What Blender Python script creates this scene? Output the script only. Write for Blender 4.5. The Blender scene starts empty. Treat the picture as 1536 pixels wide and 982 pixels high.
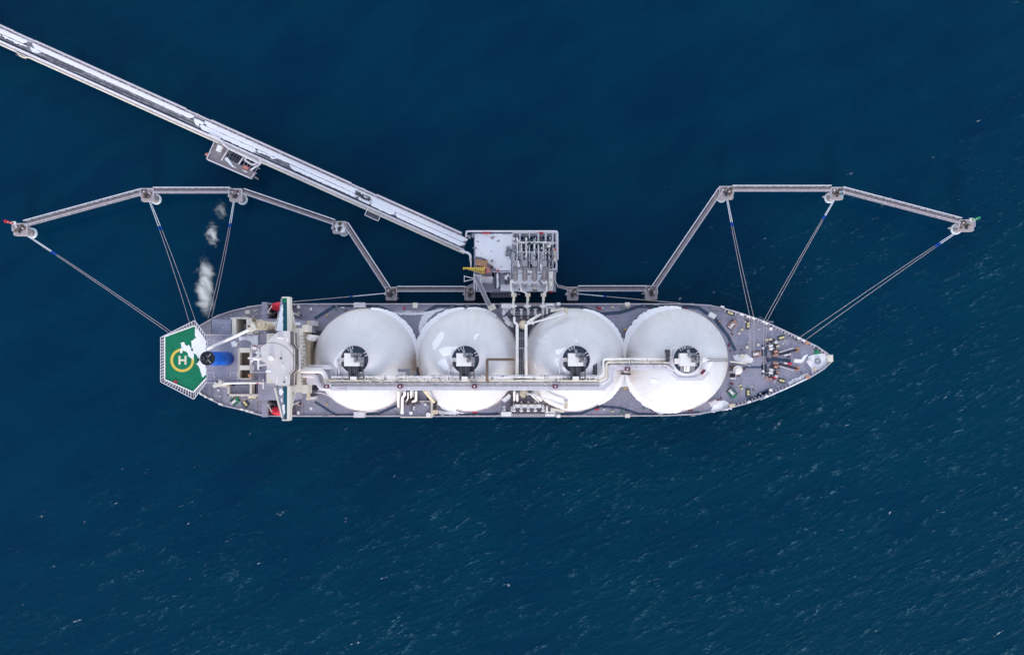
import bpy, bmesh, math, random
from mathutils import Vector, Matrix
random.seed(7)
R = math.radians
C = bpy.context.scene.collection
HC, F, XN, YN = 361.0, 1195.0, 782.0, 545.0      # camera height (m), focal length in photo px, foot of the plumb line
def W(px, py, z):
    k = (HC - z) / F
    return Vector(((px - XN) * k, -(py - YN) * k, z))
def m_px(z): return (HC - z) / F                   # metres per photo px at height z

# ------------------------------------------------------------------ materials
def newmat(name):
    m = bpy.data.materials.new(name); m.use_nodes = True
    nt = m.node_tree; nt.nodes.clear()
    out = nt.nodes.new('ShaderNodeOutputMaterial')
    return m, nt, out
def N(nt, t, **kw):
    n = nt.nodes.new(t)
    for k, v in kw.items():
        if k in n.inputs: n.inputs[k].default_value = v
        else: setattr(n, k, v)
    return n
def mat(name, rgb, rough=.65, metal=0.0, var=.18, scale=.35, stain=None, bump=0.0, spec=.3):
    m, nt, out = newmat(name)
    b = N(nt, 'ShaderNodeBsdfPrincipled'); L = nt.links.new
    b.inputs['Roughness'].default_value = rough; b.inputs['Metallic'].default_value = metal
    b.inputs['Specular IOR Level'].default_value = spec
    g = N(nt, 'ShaderNodeNewGeometry')
    n1 = N(nt, 'ShaderNodeTexNoise', Scale=scale, Detail=8.0, Roughness=.65)
    n2 = N(nt, 'ShaderNodeTexNoise', Scale=scale*9, Detail=4.0, Roughness=.6)
    L(g.outputs['Position'], n1.inputs['Vector']); L(g.outputs['Position'], n2.inputs['Vector'])
    ad = N(nt, 'ShaderNodeMath', operation='ADD'); L(n1.outputs['Fac'], ad.inputs[0]); L(n2.outputs['Fac'], ad.inputs[1])
    mr = N(nt, 'ShaderNodeMapRange'); L(ad.outputs[0], mr.inputs['Value'])
    mr.inputs['From Min'].default_value = .65; mr.inputs['From Max'].default_value = 1.35
    mr.inputs['To Min'].default_value = 1-var; mr.inputs['To Max'].default_value = 1+var
    mx = N(nt, 'ShaderNodeVectorMath', operation='SCALE'); mx.inputs[0].default_value = rgb
    L(mr.outputs[0], mx.inputs['Scale'])
    col = mx.outputs[0]
    if stain:
        sc, thr, srgb, amt = stain
        n3 = N(nt, 'ShaderNodeTexNoise', Scale=sc, Detail=10.0, Roughness=.7, Distortion=.4)
        L(g.outputs['Position'], n3.inputs['Vector'])
        r3 = N(nt, 'ShaderNodeMapRange'); L(n3.outputs['Fac'], r3.inputs['Value'])
        r3.inputs['From Min'].default_value = thr; r3.inputs['From Max'].default_value = thr+.12
        r3.inputs['To Max'].default_value = amt
        mm = N(nt, 'ShaderNodeMix', data_type='RGBA'); L(r3.outputs[0], mm.inputs[0]); L(col, mm.inputs[6])
        mm.inputs[7].default_value = (*srgb, 1); col = mm.outputs[2]
    L(col, b.inputs['Base Color'])
    if bump:
        bp = N(nt, 'ShaderNodeBump', Strength=.5, Distance=bump); L(n2.outputs['Fac'], bp.inputs['Height'])
        L(bp.outputs[0], b.inputs['Normal'])
    L(b.outputs[0], out.inputs[0])
    return m
RUST = (.22, .10, .05)
M = {}
M['deck'] = mat('deck_paint', (.275,.262,.34), .7, var=.26, scale=.14, stain=(.22,.54,(.24,.20,.22),.7))
M['deck2'] = mat('house_deck_paint', (.30,.28,.36), .7, var=.24, scale=.15, stain=(.25,.55,(.27,.23,.25),.6))
M['walk'] = mat('dark_walkway_paint', (.045,.07,.12), .75, var=.25, scale=.3)
M['pad'] = mat('dark_pad_paint', (.085,.085,.11), .75, var=.25)
M['hull'] = mat('hull_paint', (.03,.035,.06), .5)
M['edge'] = mat('pale_rail_paint', (.46,.42,.48), .6, var=.3, scale=.5, stain=(.6,.62,(.30,.2,.16),.5))
M['cream'] = mat('cream_paint', (.66,.60,.54), .55, var=.12, scale=.3, stain=(.5,.66,(.45,.28,.16),.45))
M['beige'] = mat('beige_paint', (.60,.50,.38), .55, var=.15, scale=.4, stain=(.5,.62,(.40,.24,.12),.5))
M['white'] = mat('white_paint', (.80,.75,.75), .5, var=.1, scale=.4)
M['pale'] = mat('pale_pipe_paint', (.62,.57,.62), .5, var=.2, scale=.5, stain=(.4,.60,(.42,.33,.30),.6))
M['roof'] = mat('bridge_roof_paint', (.60,.54,.55), .7, var=.12, scale=.3, stain=(.15,.58,(.62,.60,.62),.6))
M['tank'] = None
M['tankrust'] = mat('rusty_flange_paint', (.45,.40,.40), .6, var=.25, stain=(.5,.52,(.30,.17,.10),.7))
M['snow'] = mat('snow', (.82,.80,.85), .85, var=.09, scale=.25, bump=.12, spec=.2)
M['green'] = mat('helideck_green', (.0,.165,.08), .65, var=.22, scale=.3, stain=(.35,.52,(.02,.12,.075),.6))
M['teal'] = mat('wing_deck_teal', (.0,.085,.12), .6, var=.15)
M['green2'] = mat('winch_green', (.02,.20,.10), .5, var=.3)
M['yellow'] = mat('yellow_paint', (.70,.47,.08), .55, var=.12)
M['byellow'] = mat('bollard_yellow', (.66,.58,.30), .55, var=.15)
M['blue'] = mat('funnel_blue', (.0,.085,.46), .5, var=.2, scale=.3, stain=(.5,.6,(.01,.03,.12),.6))
M['black'] = mat('soot_black', (.012,.014,.022), .6, var=.3)
M['dark'] = mat('dark_steel', (.05,.05,.065), .6, var=.35, scale=.8)
M['well'] = mat('dome_well_paint', (.035,.05,.08), .7, var=.3, scale=.4)
M['steel'] = mat('grey_steel', (.24,.235,.27), .55, var=.3, scale=.8, stain=(.8,.6,RUST,.4))
M['brown'] = mat('rust_brown', (.13,.085,.065), .7, var=.35, scale=.6)
M['redlead'] = mat('winch_red_brown', (.42,.22,.18), .6, var=.35, scale=.7)
M['red'] = mat('red_paint', (.52,.02,.045), .4, var=.1)
M['maroon'] = mat('maroon_paint', (.13,.025,.05), .6, var=.2)
M['orange'] = mat('orange_paint', (.50,.24,.14), .55, var=.2)
M['conc'] = mat('concrete', (.42,.36,.38), .85, var=.22, scale=.5, stain=(.4,.57,(.24,.2,.2),.6), bump=.05)
M['caisson'] = mat('frosted_caisson', (.60,.66,.72), .7, var=.15, scale=.4)
M['grate'] = mat('walkway_grating', (.27,.225,.24), .75, var=.3, scale=.6, stain=(.6,.55,(.36,.33,.37),.6))
M['rail'] = mat('galvanised_rail', (.66,.62,.68), .5, var=.15)
M['asphalt'] = mat('road_asphalt', (.075,.072,.09), .85, var=.3, scale=.4, stain=(.7,.56,(.55,.55,.62),.55), bump=.03)
M['beam'] = mat('trestle_steel', (.38,.34,.38), .65, var=.25, scale=.5, stain=(.5,.6,RUST,.5))
M['creampipe'] = mat('cream_pipe_jacket', (.70,.62,.52), .55, var=.2, scale=.5, stain=(.5,.60,(.35,.24,.18),.6))
M['lilacpipe'] = mat('pipe_jacket', (.56,.50,.56), .45, var=.2, scale=.5)
M['ledge'] = mat('brown_rack_and_shadow', (.22,.17,.18), .75, var=.4, scale=.9, stain=(.9,.52,(.42,.38,.42),.7))
M['rope'] = mat('mooring_rope', (.50,.42,.44), .9, var=.1)
M['tail'] = mat('rope_tail', (.66,.66,.74), .9, var=.1)
M['bluesleeve'] = mat('blue_sleeve', (.01,.07,.42), .8)
M['armsteel'] = mat('worn_arm_paint', (.24,.21,.23), .55, var=.4, scale=.9, stain=(.9,.55,(.20,.14,.12),.6))
M['glass'] = mat('bridge_window_glass', (.08,.065,.07), .25, var=.2, spec=.6)
M['grbeacon'] = mat('beacon_green', (.03,.25,.12), .5)

def dome_material():
    m, nt, out = newmat('tank_cover_paint'); L = nt.links.new
    tc = N(nt, 'ShaderNodeTexCoord'); sp = N(nt, 'ShaderNodeSeparateXYZ'); L(tc.outputs['Object'], sp.inputs[0])
    oi = N(nt, 'ShaderNodeObjectInfo')
    def op(o, a, b=0.0, c=0.0):
        n = N(nt, 'ShaderNodeMath', operation=o)
        for i, v in enumerate((a, b, c)):
            if isinstance(v, (int, float)): n.inputs[i].default_value = v
            else: L(v, n.inputs[i])
        return n.outputs[0]
    def rng(v, a, b, c=0.0, d=1.0):
        r = N(nt, 'ShaderNodeMapRange'); L(v, r.inputs['Value']); r.inputs['From Min'].default_value = a; r.inputs['From Max'].default_value = b
        r.inputs['To Min'].default_value = c; r.inputs['To Max'].default_value = d; return r.outputs[0]
    az = op('ARCTAN2', sp.outputs['Y'], sp.outputs['X']); el = op('ARCSINE', op('DIVIDE', sp.outputs['Z'], 21.5))
    # welded plate seams: parallels and meridians
    def seam(v, k, w): return rng(op('ABSOLUTE', op('SUBTRACT', op('FRACT', op('MULTIPLY', v, k)), .5)), .5-w, .5)
    s1 = seam(el, 1/math.radians(15), .018); s2 = seam(az, 1/math.radians(22.5), .012)
    seams = op('MAXIMUM', s1, s2)
    cv = N(nt, 'ShaderNodeCombineXYZ'); L(op('MULTIPLY', az, 9.0), cv.inputs[0]); L(op('MULTIPLY', el, 1.1), cv.inputs[1]); L(op('MULTIPLY', oi.outputs['Random'], 40.0), cv.inputs[2])
    n1 = N(nt, 'ShaderNodeTexNoise', Scale=1.0, Detail=6.0, Roughness=.65); L(cv.outputs[0], n1.inputs['Vector'])      # run-off streaks
    vv = N(nt, 'ShaderNodeVectorMath', operation='ADD'); L(tc.outputs['Object'], vv.inputs[0]); L(oi.outputs['Location'], vv.inputs[1])
    n2 = N(nt, 'ShaderNodeTexNoise', Scale=.09, Detail=7.0, Roughness=.62); L(vv.outputs[0], n2.inputs['Vector'])
    n3 = N(nt, 'ShaderNodeTexNoise', Scale=.9, Detail=6.0, Roughness=.7); L(vv.outputs[0], n3.inputs['Vector'])
    streak = op('MULTIPLY', rng(n1.outputs['Fac'], .5, .75), rng(el, 1.35, .3))
    c1 = N(nt, 'ShaderNodeMix', data_type='RGBA'); L(rng(n2.outputs['Fac'], .35, .65), c1.inputs[0])
    c1.inputs[6].default_value = (.60,.575,.615,1); c1.inputs[7].default_value = (.67,.645,.685,1)
    c2 = N(nt, 'ShaderNodeMix', data_type='RGBA'); L(op('MULTIPLY', streak, .5), c2.inputs[0]); L(c1.outputs[2], c2.inputs[6]); c2.inputs[7].default_value = (.50,.44,.38,1)
    c3 = N(nt, 'ShaderNodeMix', data_type='RGBA'); L(op('MULTIPLY', seams, .28), c3.inputs[0]); L(c2.outputs[2], c3.inputs[6]); c3.inputs[7].default_value = (.34,.32,.34,1)
    # rust runs low on the fore and aft quarters, and specks
    low = op('MULTIPLY', rng(el, .75, .15), op('MULTIPLY', rng(op('ABSOLUTE', sp.outputs['X']), 12, 19), rng(op('ABSOLUTE', op('ADD', sp.outputs['Y'], 3.0)), 8, 2)))
    low = op('MULTIPLY', low, rng(n1.outputs['Fac'], .3, .6, .35, 1.0))
    c4 = N(nt, 'ShaderNodeMix', data_type='RGBA'); L(op('MULTIPLY', low, .55), c4.inputs[0]); L(c3.outputs[2], c4.inputs[6]); c4.inputs[7].default_value = (.40,.25,.13,1)
    c5 = N(nt, 'ShaderNodeMix', data_type='RGBA'); L(op('MULTIPLY', rng(n3.outputs['Fac'], .68, .78), .45), c5.inputs[0]); L(c4.outputs[2], c5.inputs[6]); c5.inputs[7].default_value = (.35,.28,.22,1)
    b = N(nt, 'ShaderNodeBsdfPrincipled'); b.inputs['Roughness'].default_value = .7; b.inputs['Specular IOR Level'].default_value = .12
    L(c5.outputs[2], b.inputs['Base Color']); L(b.outputs[0], out.inputs[0]); return m
M['tank'] = dome_material()
def road_material():
    m, nt, out = newmat('snow_dusted_road'); L = nt.links.new
    g = N(nt, 'ShaderNodeNewGeometry'); mp = N(nt, 'ShaderNodeMapping'); mp.inputs['Rotation'].default_value = (0,0,R(24.1)); L(g.outputs['Position'], mp.inputs['Vector'])
    m2 = N(nt, 'ShaderNodeMapping'); m2.inputs['Scale'].default_value = (.045,1.5,1); L(mp.outputs[0], m2.inputs['Vector'])
    n = N(nt, 'ShaderNodeTexNoise', Scale=1.0, Detail=7.0, Roughness=.68); L(m2.outputs[0], n.inputs['Vector'])
    n2 = N(nt, 'ShaderNodeTexNoise', Scale=.5, Detail=8.0, Roughness=.7); L(g.outputs['Position'], n2.inputs['Vector'])
    a = N(nt, 'ShaderNodeMath', operation='MULTIPLY_ADD'); L(n2.outputs['Fac'], a.inputs[0]); a.inputs[1].default_value = .35; L(n.outputs['Fac'], a.inputs[2])
    r = N(nt, 'ShaderNodeMapRange'); L(a.outputs[0], r.inputs['Value']); r.inputs['From Min'].default_value = .66; r.inputs['From Max'].default_value = .86; r.inputs['To Max'].default_value = .8
    c = N(nt, 'ShaderNodeMix', data_type='RGBA'); L(r.outputs[0], c.inputs[0]); c.inputs[6].default_value = (.085,.082,.105,1); c.inputs[7].default_value = (.62,.61,.66,1)
    b = N(nt, 'ShaderNodeBsdfPrincipled'); b.inputs['Roughness'].default_value = .85; L(c.outputs[2], b.inputs['Base Color']); L(b.outputs[0], out.inputs[0]); return m
M['road'] = road_material()
def sea_material():
    m, nt, out = newmat('sea_water'); L = nt.links.new
    g = N(nt, 'ShaderNodeNewGeometry')
    def noise(ang, sx, sy, detail=3.0, rough=.55, dist=0.0):
        mp = N(nt, 'ShaderNodeMapping'); mp.inputs['Rotation'].default_value = (0, 0, R(-ang)); mp.inputs['Scale'].default_value = (1, 1, 1)
        L(g.outputs['Position'], mp.inputs['Vector'])
        mp2 = N(nt, 'ShaderNodeMapping'); mp2.inputs['Scale'].default_value = (sx, sy, .1); L(mp.outputs[0], mp2.inputs['Vector'])
        n = N(nt, 'ShaderNodeTexNoise', Scale=1.0, Detail=detail, Roughness=rough, Distortion=dist); L(mp2.outputs[0], n.inputs['Vector'])
        return n.outputs['Fac']
    def rng(v, a, b, c=0.0, d=1.0, smooth=True):
        r = N(nt, 'ShaderNodeMapRange'); r.interpolation_type = 'SMOOTHSTEP' if smooth else 'LINEAR'
        L(v, r.inputs['Value']); r.inputs['From Min'].default_value = a; r.inputs['From Max'].default_value = b
        r.inputs['To Min'].default_value = c; r.inputs['To Max'].default_value = d
        return r.outputs[0]
    def op(o, a, b):
        n = N(nt, 'ShaderNodeMath', operation=o)
        for i, v in enumerate((a, b)):
            if isinstance(v, (int, float)): n.inputs[i].default_value = v
            else: L(v, n.inputs[i])
        return n.outputs[0]
    big = noise(24, .055, .17, 3.0, .55, .6)
    mid = noise(32, .14, .42, 3.0, .6, .5)
    sml = noise(12, .45, 1.1, 4.0, .65, .3)
    patch = noise(20, .012, .016, 2.0, .5)
    # the wind reaches the open water south-east of the ship; the lee stays calm
    sep = N(nt, 'ShaderNodeSeparateXYZ'); L(g.outputs['Position'], sep.inputs[0])
    s = op('ADD', op('MULTIPLY', sep.outputs['X'], .45), op('MULTIPLY', sep.outputs['Y'], -1.0))
    wind = rng(s, -90, 120, .22, 1.0)
    wind = op('MULTIPLY', wind, rng(patch, .3, .65, .55, 1.1))
    h = op('ADD', op('MULTIPLY', big, .9), op('ADD', op('MULTIPLY', mid, .5), op('MULTIPLY', sml, .18)))
    h = op('MULTIPLY', h, wind)
    bp = N(nt, 'ShaderNodeBump', Strength=1.0, Distance=1.15); L(h, bp.inputs['Height'])
    b = N(nt, 'ShaderNodeBsdfPrincipled'); b.inputs['Roughness'].default_value = .12; b.inputs['IOR'].default_value = 1.333
    b.inputs['Specular IOR Level'].default_value = .09
    L(bp.outputs[0], b.inputs['Normal'])
    # thin aerated crests, then a few white caps
    crest = rng(op('ADD', op('MULTIPLY', mid, .6), op('MULTIPLY', big, .4)), .545, .68)
    fine = rng(noise(26, .5, 1.6, 5.0, .7, .4), .48, .66)
    streak = op('MULTIPLY', op('MULTIPLY', crest, fine), rng(wind, .25, .95))
    tint = rng(noise(30, .02, .05, 4.0, .6, .3), .3, .7)
    c1 = N(nt, 'ShaderNodeMix', data_type='RGBA'); L(tint, c1.inputs[0])
    c1.inputs[6].default_value = (.0001,.0205,.055,1); c1.inputs[7].default_value = (.0001,.0285,.062,1)
    c1b = N(nt, 'ShaderNodeMix', data_type='RGBA'); L(op('MULTIPLY', rng(wind, .3, 1.0), .8), c1b.inputs[0]); L(c1.outputs[2], c1b.inputs[6]); c1b.inputs[7].default_value = (.0001,.0305,.061,1); c1 = c1b
    c2 = N(nt, 'ShaderNodeMix', data_type='RGBA'); L(op('MULTIPLY', streak, .75), c2.inputs[0]); L(c1.outputs[2], c2.inputs[6])
    c2.inputs[7].default_value = (.13,.28,.36,1)
    dash = rng(op('ADD', op('MULTIPLY', noise(20, .20, .95, 4.0, .62, .5), .8), op('MULTIPLY', noise(28, .9, 2.2, 3.0, .6), .2)), .575, .68)
    dash = op('MULTIPLY', op('MULTIPLY', dash, rng(big, .40, .62)), rng(wind, .2, .9))
    c2b = N(nt, 'ShaderNodeMix', data_type='RGBA'); L(op('MULTIPLY', dash, .32), c2b.inputs[0]); L(c2.outputs[2], c2b.inputs[6])
    c2b.inputs[7].default_value = (.16,.30,.36,1)
    cap = rng(op('ADD', op('MULTIPLY', noise(22, .07, .26, 5.0, .65, .8), .75), op('MULTIPLY', noise(40, .6, .9, 4.0, .7), .25)), .65, .70)
    cap = op('MULTIPLY', cap, rng(wind, .2, .5))
    c3 = N(nt, 'ShaderNodeMix', data_type='RGBA'); L(op('MULTIPLY', cap, .6), c3.inputs[0]); L(c2b.outputs[2], c3.inputs[6])
    c3.inputs[7].default_value = (.62,.66,.70,1)
    L(c3.outputs[2], b.inputs['Base Color']); L(b.outputs[0], out.inputs[0])
    return m
M['sea'] = sea_material()
def steam_material(name, dens, sc):
    m, nt, out = newmat(name); L = nt.links.new
    tc = N(nt, 'ShaderNodeTexCoord')
    n = N(nt, 'ShaderNodeTexNoise', Scale=sc, Detail=8.0, Roughness=.68, Distortion=1.0)
    L(tc.outputs['Object'], n.inputs['Vector'])
    r = N(nt, 'ShaderNodeMapRange'); L(n.outputs['Fac'], r.inputs['Value'])
    r.inputs['From Min'].default_value = .44; r.inputs['From Max'].default_value = .68; r.inputs['To Max'].default_value = dens
    d = N(nt, 'ShaderNodeVectorMath', operation='DISTANCE'); L(tc.outputs['Generated'], d.inputs[0]); d.inputs[1].default_value = (.5,.5,.5)
    fa = N(nt, 'ShaderNodeMapRange'); fa.interpolation_type = 'SMOOTHSTEP'; L(d.outputs['Value'], fa.inputs['Value'])
    fa.inputs['From Min'].default_value = .10; fa.inputs['From Max'].default_value = .48; fa.inputs['To Min'].default_value = 1.0; fa.inputs['To Max'].default_value = 0.0
    # eroded edge: the noise threshold rises towards the rim
    ad = N(nt, 'ShaderNodeMath', operation='MULTIPLY_ADD'); L(fa.outputs[0], ad.inputs[0]); ad.inputs[1].default_value = .30; L(n.outputs['Fac'], ad.inputs[2])
    L(ad.outputs[0], r.inputs['Value']); r.inputs['From Min'].default_value = .70; r.inputs['From Max'].default_value = .92
    mu = N(nt, 'ShaderNodeMath', operation='MULTIPLY'); L(r.outputs[0], mu.inputs[0]); L(fa.outputs[0], mu.inputs[1])
    v = N(nt, 'ShaderNodeVolumePrincipled'); v.inputs['Color'].default_value = (1,1,1,1); v.inputs['Anisotropy'].default_value = -.1
    L(mu.outputs[0], v.inputs['Density']); L(v.outputs[0], out.inputs['Volume'])
    return m
M['steam'] = steam_material('steam', .42, .22)
M['plume'] = steam_material('torn_steam', .34, .15)
M['wisp'] = steam_material('thin_steam', .14, .25)

# ------------------------------------------------------------------ geometry helpers
ORG = {}
def thing(name, label, cat, loc, group=None):
    o = bpy.data.objects.new(name, None); C.objects.link(o); o.location = loc; o.empty_display_size = 1
    o['label'] = label; o['category'] = cat
    if group: o['group'] = group
    ORG[o.name] = Vector(loc); return o
def round_path(pts, r):
    if len(pts) < 3: return [Vector(p) for p in pts]
    pts = [Vector(p) for p in pts]; out = [pts[0]]
    for i in range(1, len(pts)-1):
        a, b, c = pts[i-1], pts[i], pts[i+1]
        d = min(r, (b-a).length*.45, (c-b).length*.45)
        p, q = b+(a-b).normalized()*d, b+(c-b).normalized()*d
        for t in (0, .33, .67, 1):
            out.append(p.lerp(b, t).lerp(b.lerp(q, t), t))
    out.append(pts[-1]); return out
class G:
    def __init__(s): s.bm = bmesh.new()
    def prism(s, bot, top, smooth=False):
        n = len(bot)
        a = [s.bm.verts.new(p) for p in bot]; b = [s.bm.verts.new(p) for p in top]
        s.bm.faces.new(list(reversed(a))); s.bm.faces.new(b)
        for i in range(n):
            f = s.bm.faces.new((a[i], a[(i+1) % n], b[(i+1) % n], b[i])); f.smooth = smooth
        return s
    def box(s, x0, y0, x1, y1, z0, z1):
        x0, x1 = sorted((x0, x1)); y0, y1 = sorted((y0, y1))
        q = [(x0,y0),(x1,y0),(x1,y1),(x0,y1)]
        return s.prism([(x,y,z0) for x,y in q], [(x,y,z1) for x,y in q])
    def pbox(s, px0, py0, px1, py1, z0, z1):
        a, b = W(px0, py0, z1), W(px1, py1, z1); return s.box(a.x, a.y, b.x, b.y, z0, z1)
    def ppoly(s, pts, z0, z1):
        q = [W(x, y, z1) for x, y in pts]
        ar = sum(q[i].x*q[(i+1) % len(q)].y - q[(i+1) % len(q)].x*q[i].y for i in range(len(q)))
        if ar < 0: q.reverse()
        return s.prism([(p.x,p.y,z0) for p in q], [(p.x,p.y,z1) for p in q])
    def obox(s, c, lx, ly, ang, z0, z1):          # c = world xy centre, metres, ang degrees
        ca, sa = math.cos(R(ang)), math.sin(R(ang))
        q = [(c[0]+ca*u-sa*v, c[1]+sa*u+ca*v) for u, v in ((-lx/2,-ly/2),(lx/2,-ly/2),(lx/2,ly/2),(-lx/2,ly/2))]
        return s.prism([(x,y,z0) for x,y in q], [(x,y,z1) for x,y in q])
    def pobox(s, px, py, wpx, hpx, ang, z0, z1):   # sizes in photo px
        k = m_px(z1); return s.obox(W(px,py,z1), wpx*k, hpx*k, ang, z0, z1)
    def beam(s, a, b, w, h):                       # rectangular bar between two world points (centre line)
        a, b = Vector(a), Vector(b); d = (b-a).normalized()
        up = Vector((0,0,1)) if abs(d.z) < .95 else Vector((0,1,0))
        sx = d.cross(up).normalized(); sz = sx.cross(d).normalized()
        o = [sx*w/2+sz*h/2, -sx*w/2+sz*h/2, -sx*w/2-sz*h/2, sx*w/2-sz*h/2]
        return s.prism([a+v for v in o], [b+v for v in o])
    def pbeam(s, a, b, w, h): return s.beam(W(*a), W(*b), w, h)
    def tube(s, pts, r, seg=8, bend=None, cap=True):
        pts = round_path(pts, bend if bend else r*3); n = len(pts); rings = []
        prev = None
        for i, p in enumerate(pts):
            d = ((pts[min(i+1,n-1)]-p).normalized() + (p-pts[max(i-1,0)]).normalized())
            d = d.normalized() if d.length > 1e-6 else (pts[min(i+1,n-1)]-pts[max(i-1,0)]).normalized()
            if prev is None:
                ref = Vector((0,0,1)) if abs(d.z) < .9 else Vector((1,0,0))
                u = d.cross(ref).normalized()
            else: u = (prev - d*prev.dot(d)).normalized()
            v = d.cross(u); prev = u
            rr = r[i] if isinstance(r, list) else r
            rings.append([s.bm.verts.new(p+(u*math.cos(t)+v*math.sin(t))*rr) for t in [2*math.pi*k/seg for k in range(seg)]])
        for a, b in zip(rings, rings[1:]):
            for k in range(seg):
                f = s.bm.faces.new((a[k], a[(k+1) % seg], b[(k+1) % seg], b[k])); f.smooth = True
        if cap:
            s.bm.faces.new(list(reversed(rings[0]))); s.bm.faces.new(rings[-1])
        return s
    def ptube(s, pts, r, **k): return s.tube([W(*p) for p in pts], r, **k)
    def cyl(s, c, r, z0, z1, seg=20, r2=None):
        r2 = r if r2 is None else r2
        A = [2*math.pi*k/seg for k in range(seg)]
        return s.prism([(c[0]+r*math.cos(t), c[1]+r*math.sin(t), z0) for t in A], [(c[0]+r2*math.cos(t), c[1]+r2*math.sin(t), z1) for t in A], True)
    def pcyl(s, px, py, r, z0, z1, **k): return s.cyl(W(px,py,z1), r, z0, z1, **k)
    def lathe(s, c, prof, seg=32):                 # prof: (r, z)
        rings = []
        for r, z in prof:
            rings.append([s.bm.verts.new((c[0]+max(r,.001)*math.cos(t), c[1]+max(r,.001)*math.sin(t), z)) for t in [2*math.pi*k/seg for k in range(seg)]])
        for a, b in zip(rings, rings[1:]):
            for k in range(seg):
                f = s.bm.faces.new((a[k], a[(k+1) % seg], b[(k+1) % seg], b[k])); f.smooth = True
        s.bm.faces.new(rings[-1]); return s
    def rail(s, pts, h=1.1, step=2.5, r=.06, mid=True):   # world points at floor level
        for a, b in zip(pts, pts[1:]):
            a, b = Vector(a), Vector(b); n = max(1, int((b-a).length/step)); up = Vector((0,0,h))
            s.beam(a+up, b+up, r*2, r*2)
            if mid: s.beam(a+up*.5, b+up*.5, r*1.6, r*1.6)
            for i in range(n+1):
                p = a.lerp(b, i/n); s.beam(p, p+up, r*2, r*2)
        return s
    def done(s, name, material, parent=None, origin=None, **props):
        bmesh.ops.recalc_face_normals(s.bm, faces=s.bm.faces[:])
        if origin is not None: org = Vector(origin)
        elif parent is not None: org = ORG[parent.name]
        else:
            xs = [v.co for v in s.bm.verts]
            org = Vector(((min(v.x for v in xs)+max(v.x for v in xs))/2, (min(v.y for v in xs)+max(v.y for v in xs))/2, min(v.z for v in xs)))
        bmesh.ops.translate(s.bm, verts=s.bm.verts[:], vec=-org)
        me = bpy.data.meshes.new(name); s.bm.to_mesh(me); s.bm.free()
        me.materials.append(M[material] if isinstance(material, str) else material)
        o = bpy.data.objects.new(name, me); C.objects.link(o)
        if parent is not None:
            o.parent = parent
            if origin is not None: o.location = org-ORG[parent.name]
        else: o.location = org
        ORG[o.name] = org
        for k, v in props.items(): o[k] = v
        return o
def split(g, name, material, parent):             # every loose piece becomes a part of its own
    bm = g.bm; seen = set(); out = []
    bm.verts.ensure_lookup_table()
    for v in bm.verts:
        if v in seen: continue
        stack, isl = [v], []
        seen.add(v)
        while stack:
            u = stack.pop(); isl.append(u)
            for e in u.link_edges:
                o = e.other_vert(u)
                if o not in seen: seen.add(o); stack.append(o)
        h = G(); mp = {u: h.bm.verts.new(u.co) for u in isl}
        for f in {f for u in isl for f in u.link_faces}:
            nf = h.bm.faces.new([mp[u] for u in f.verts]); nf.smooth = f.smooth
        out.append(h)
    bm.free()
    return [h.done(name, material, parent) for h in out]
def jag(pts, amp, step=3.0, seed=0):               # roughen a photo-px outline
    rn = random.Random(seed); out = []
    for i in range(len(pts)):
        a, b = Vector(pts[i]), Vector(pts[(i+1) % len(pts)])
        n = max(1, int((b-a).length/step))
        for k in range(n):
            p = a.lerp(b, k/n); out.append((p.x+rn.uniform(-amp,amp), p.y+rn.uniform(-amp,amp)))
    return out
def snow(g, pts, z, t=.18, amp=.7, step=2.5, seed=0):
    g.ppoly(jag(pts, amp, step, seed), z, z+t)

# ------------------------------------------------------------------ sea
g = G(); n = 24
vs = [[g.bm.verts.new((-3000+6000*i/n, -3000+6000*j/n, 0)) for j in range(n+1)] for i in range(n+1)]
for i in range(n):
    for j in range(n): g.bm.faces.new((vs[i][j], vs[i+1][j], vs[i+1][j+1], vs[i][j+1]))
g.done('sea', 'sea', None, kind='structure', label='dark blue wind-rippled sea with scattered white crests', category='sea')

# ------------------------------------------------------------------ gas carrier
ZD = 15.0; YC = 540.0
ship = thing('gas_carrier', 'long grey tanker ship with four white dome tanks moored beside the jetty', 'ship', W(760, YC, 0) * 1.0)
TOP = [(283,512),(290,497),(299,487.5),(325,472.8),(348,465.3),(370,460.2),(393,456.6),(420,455.3),(476,455),(700,455),(900,455),(1010,455),(1040,455.6),(1064,456.9),(1085.5,461.4),(1113,469.3),(1130,475),(1147.5,481.3),(1171,492),(1205,508),(1226.6,518.9),(1243,530),(1249.5,536)]
BOT = [(1249.5,541.5),(1237,553.5),(1213.8,567.9),(1188,579.7),(1158,592.5),(1121.9,605.3),(1085.5,615),(1051.3,621.0),(1000,623.8),(900,624.7),(700,624.7),(476,624.7),(420,624.6),(394,624),(369.7,617),(333.3,608.5),(316,600),(299,591),(290,583),(283,570)]
OUT = TOP + BOT
top = [W(x, y, ZD) for x, y in OUT]
yc = W(760, YC, ZD).y; xb = W(1000, 0, ZD).x; xs_ = W(400, 0, ZD).x
def lower(p, z, f):
    t = max(0, (p.x-xb)/75); u = max(0, (xs_-p.x)/36)
    return Vector((p.x - f*14*t*t + f*6*u*u, yc+(p.y-yc)*(1-f*.55*min(1,t)*t if t else 1)*(1-f*.35*min(1,u)), z))
g = G(); rings = [[g.bm.verts.new(lower(p, z, f)) for p in top] for z, f in ((-3,1),(4,.75),(10,.35),(ZD-.15,0))]
nT = len(top)
for a, b in zip(rings, rings[1:]):
    for k in range(nT): g.bm.faces.new((a[k], a[(k+1) % nT], b[(k+1) % nT], b[k]))
g.bm.faces.new(rings[0])
hull = g.done('hull', 'hull', ship)
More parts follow.
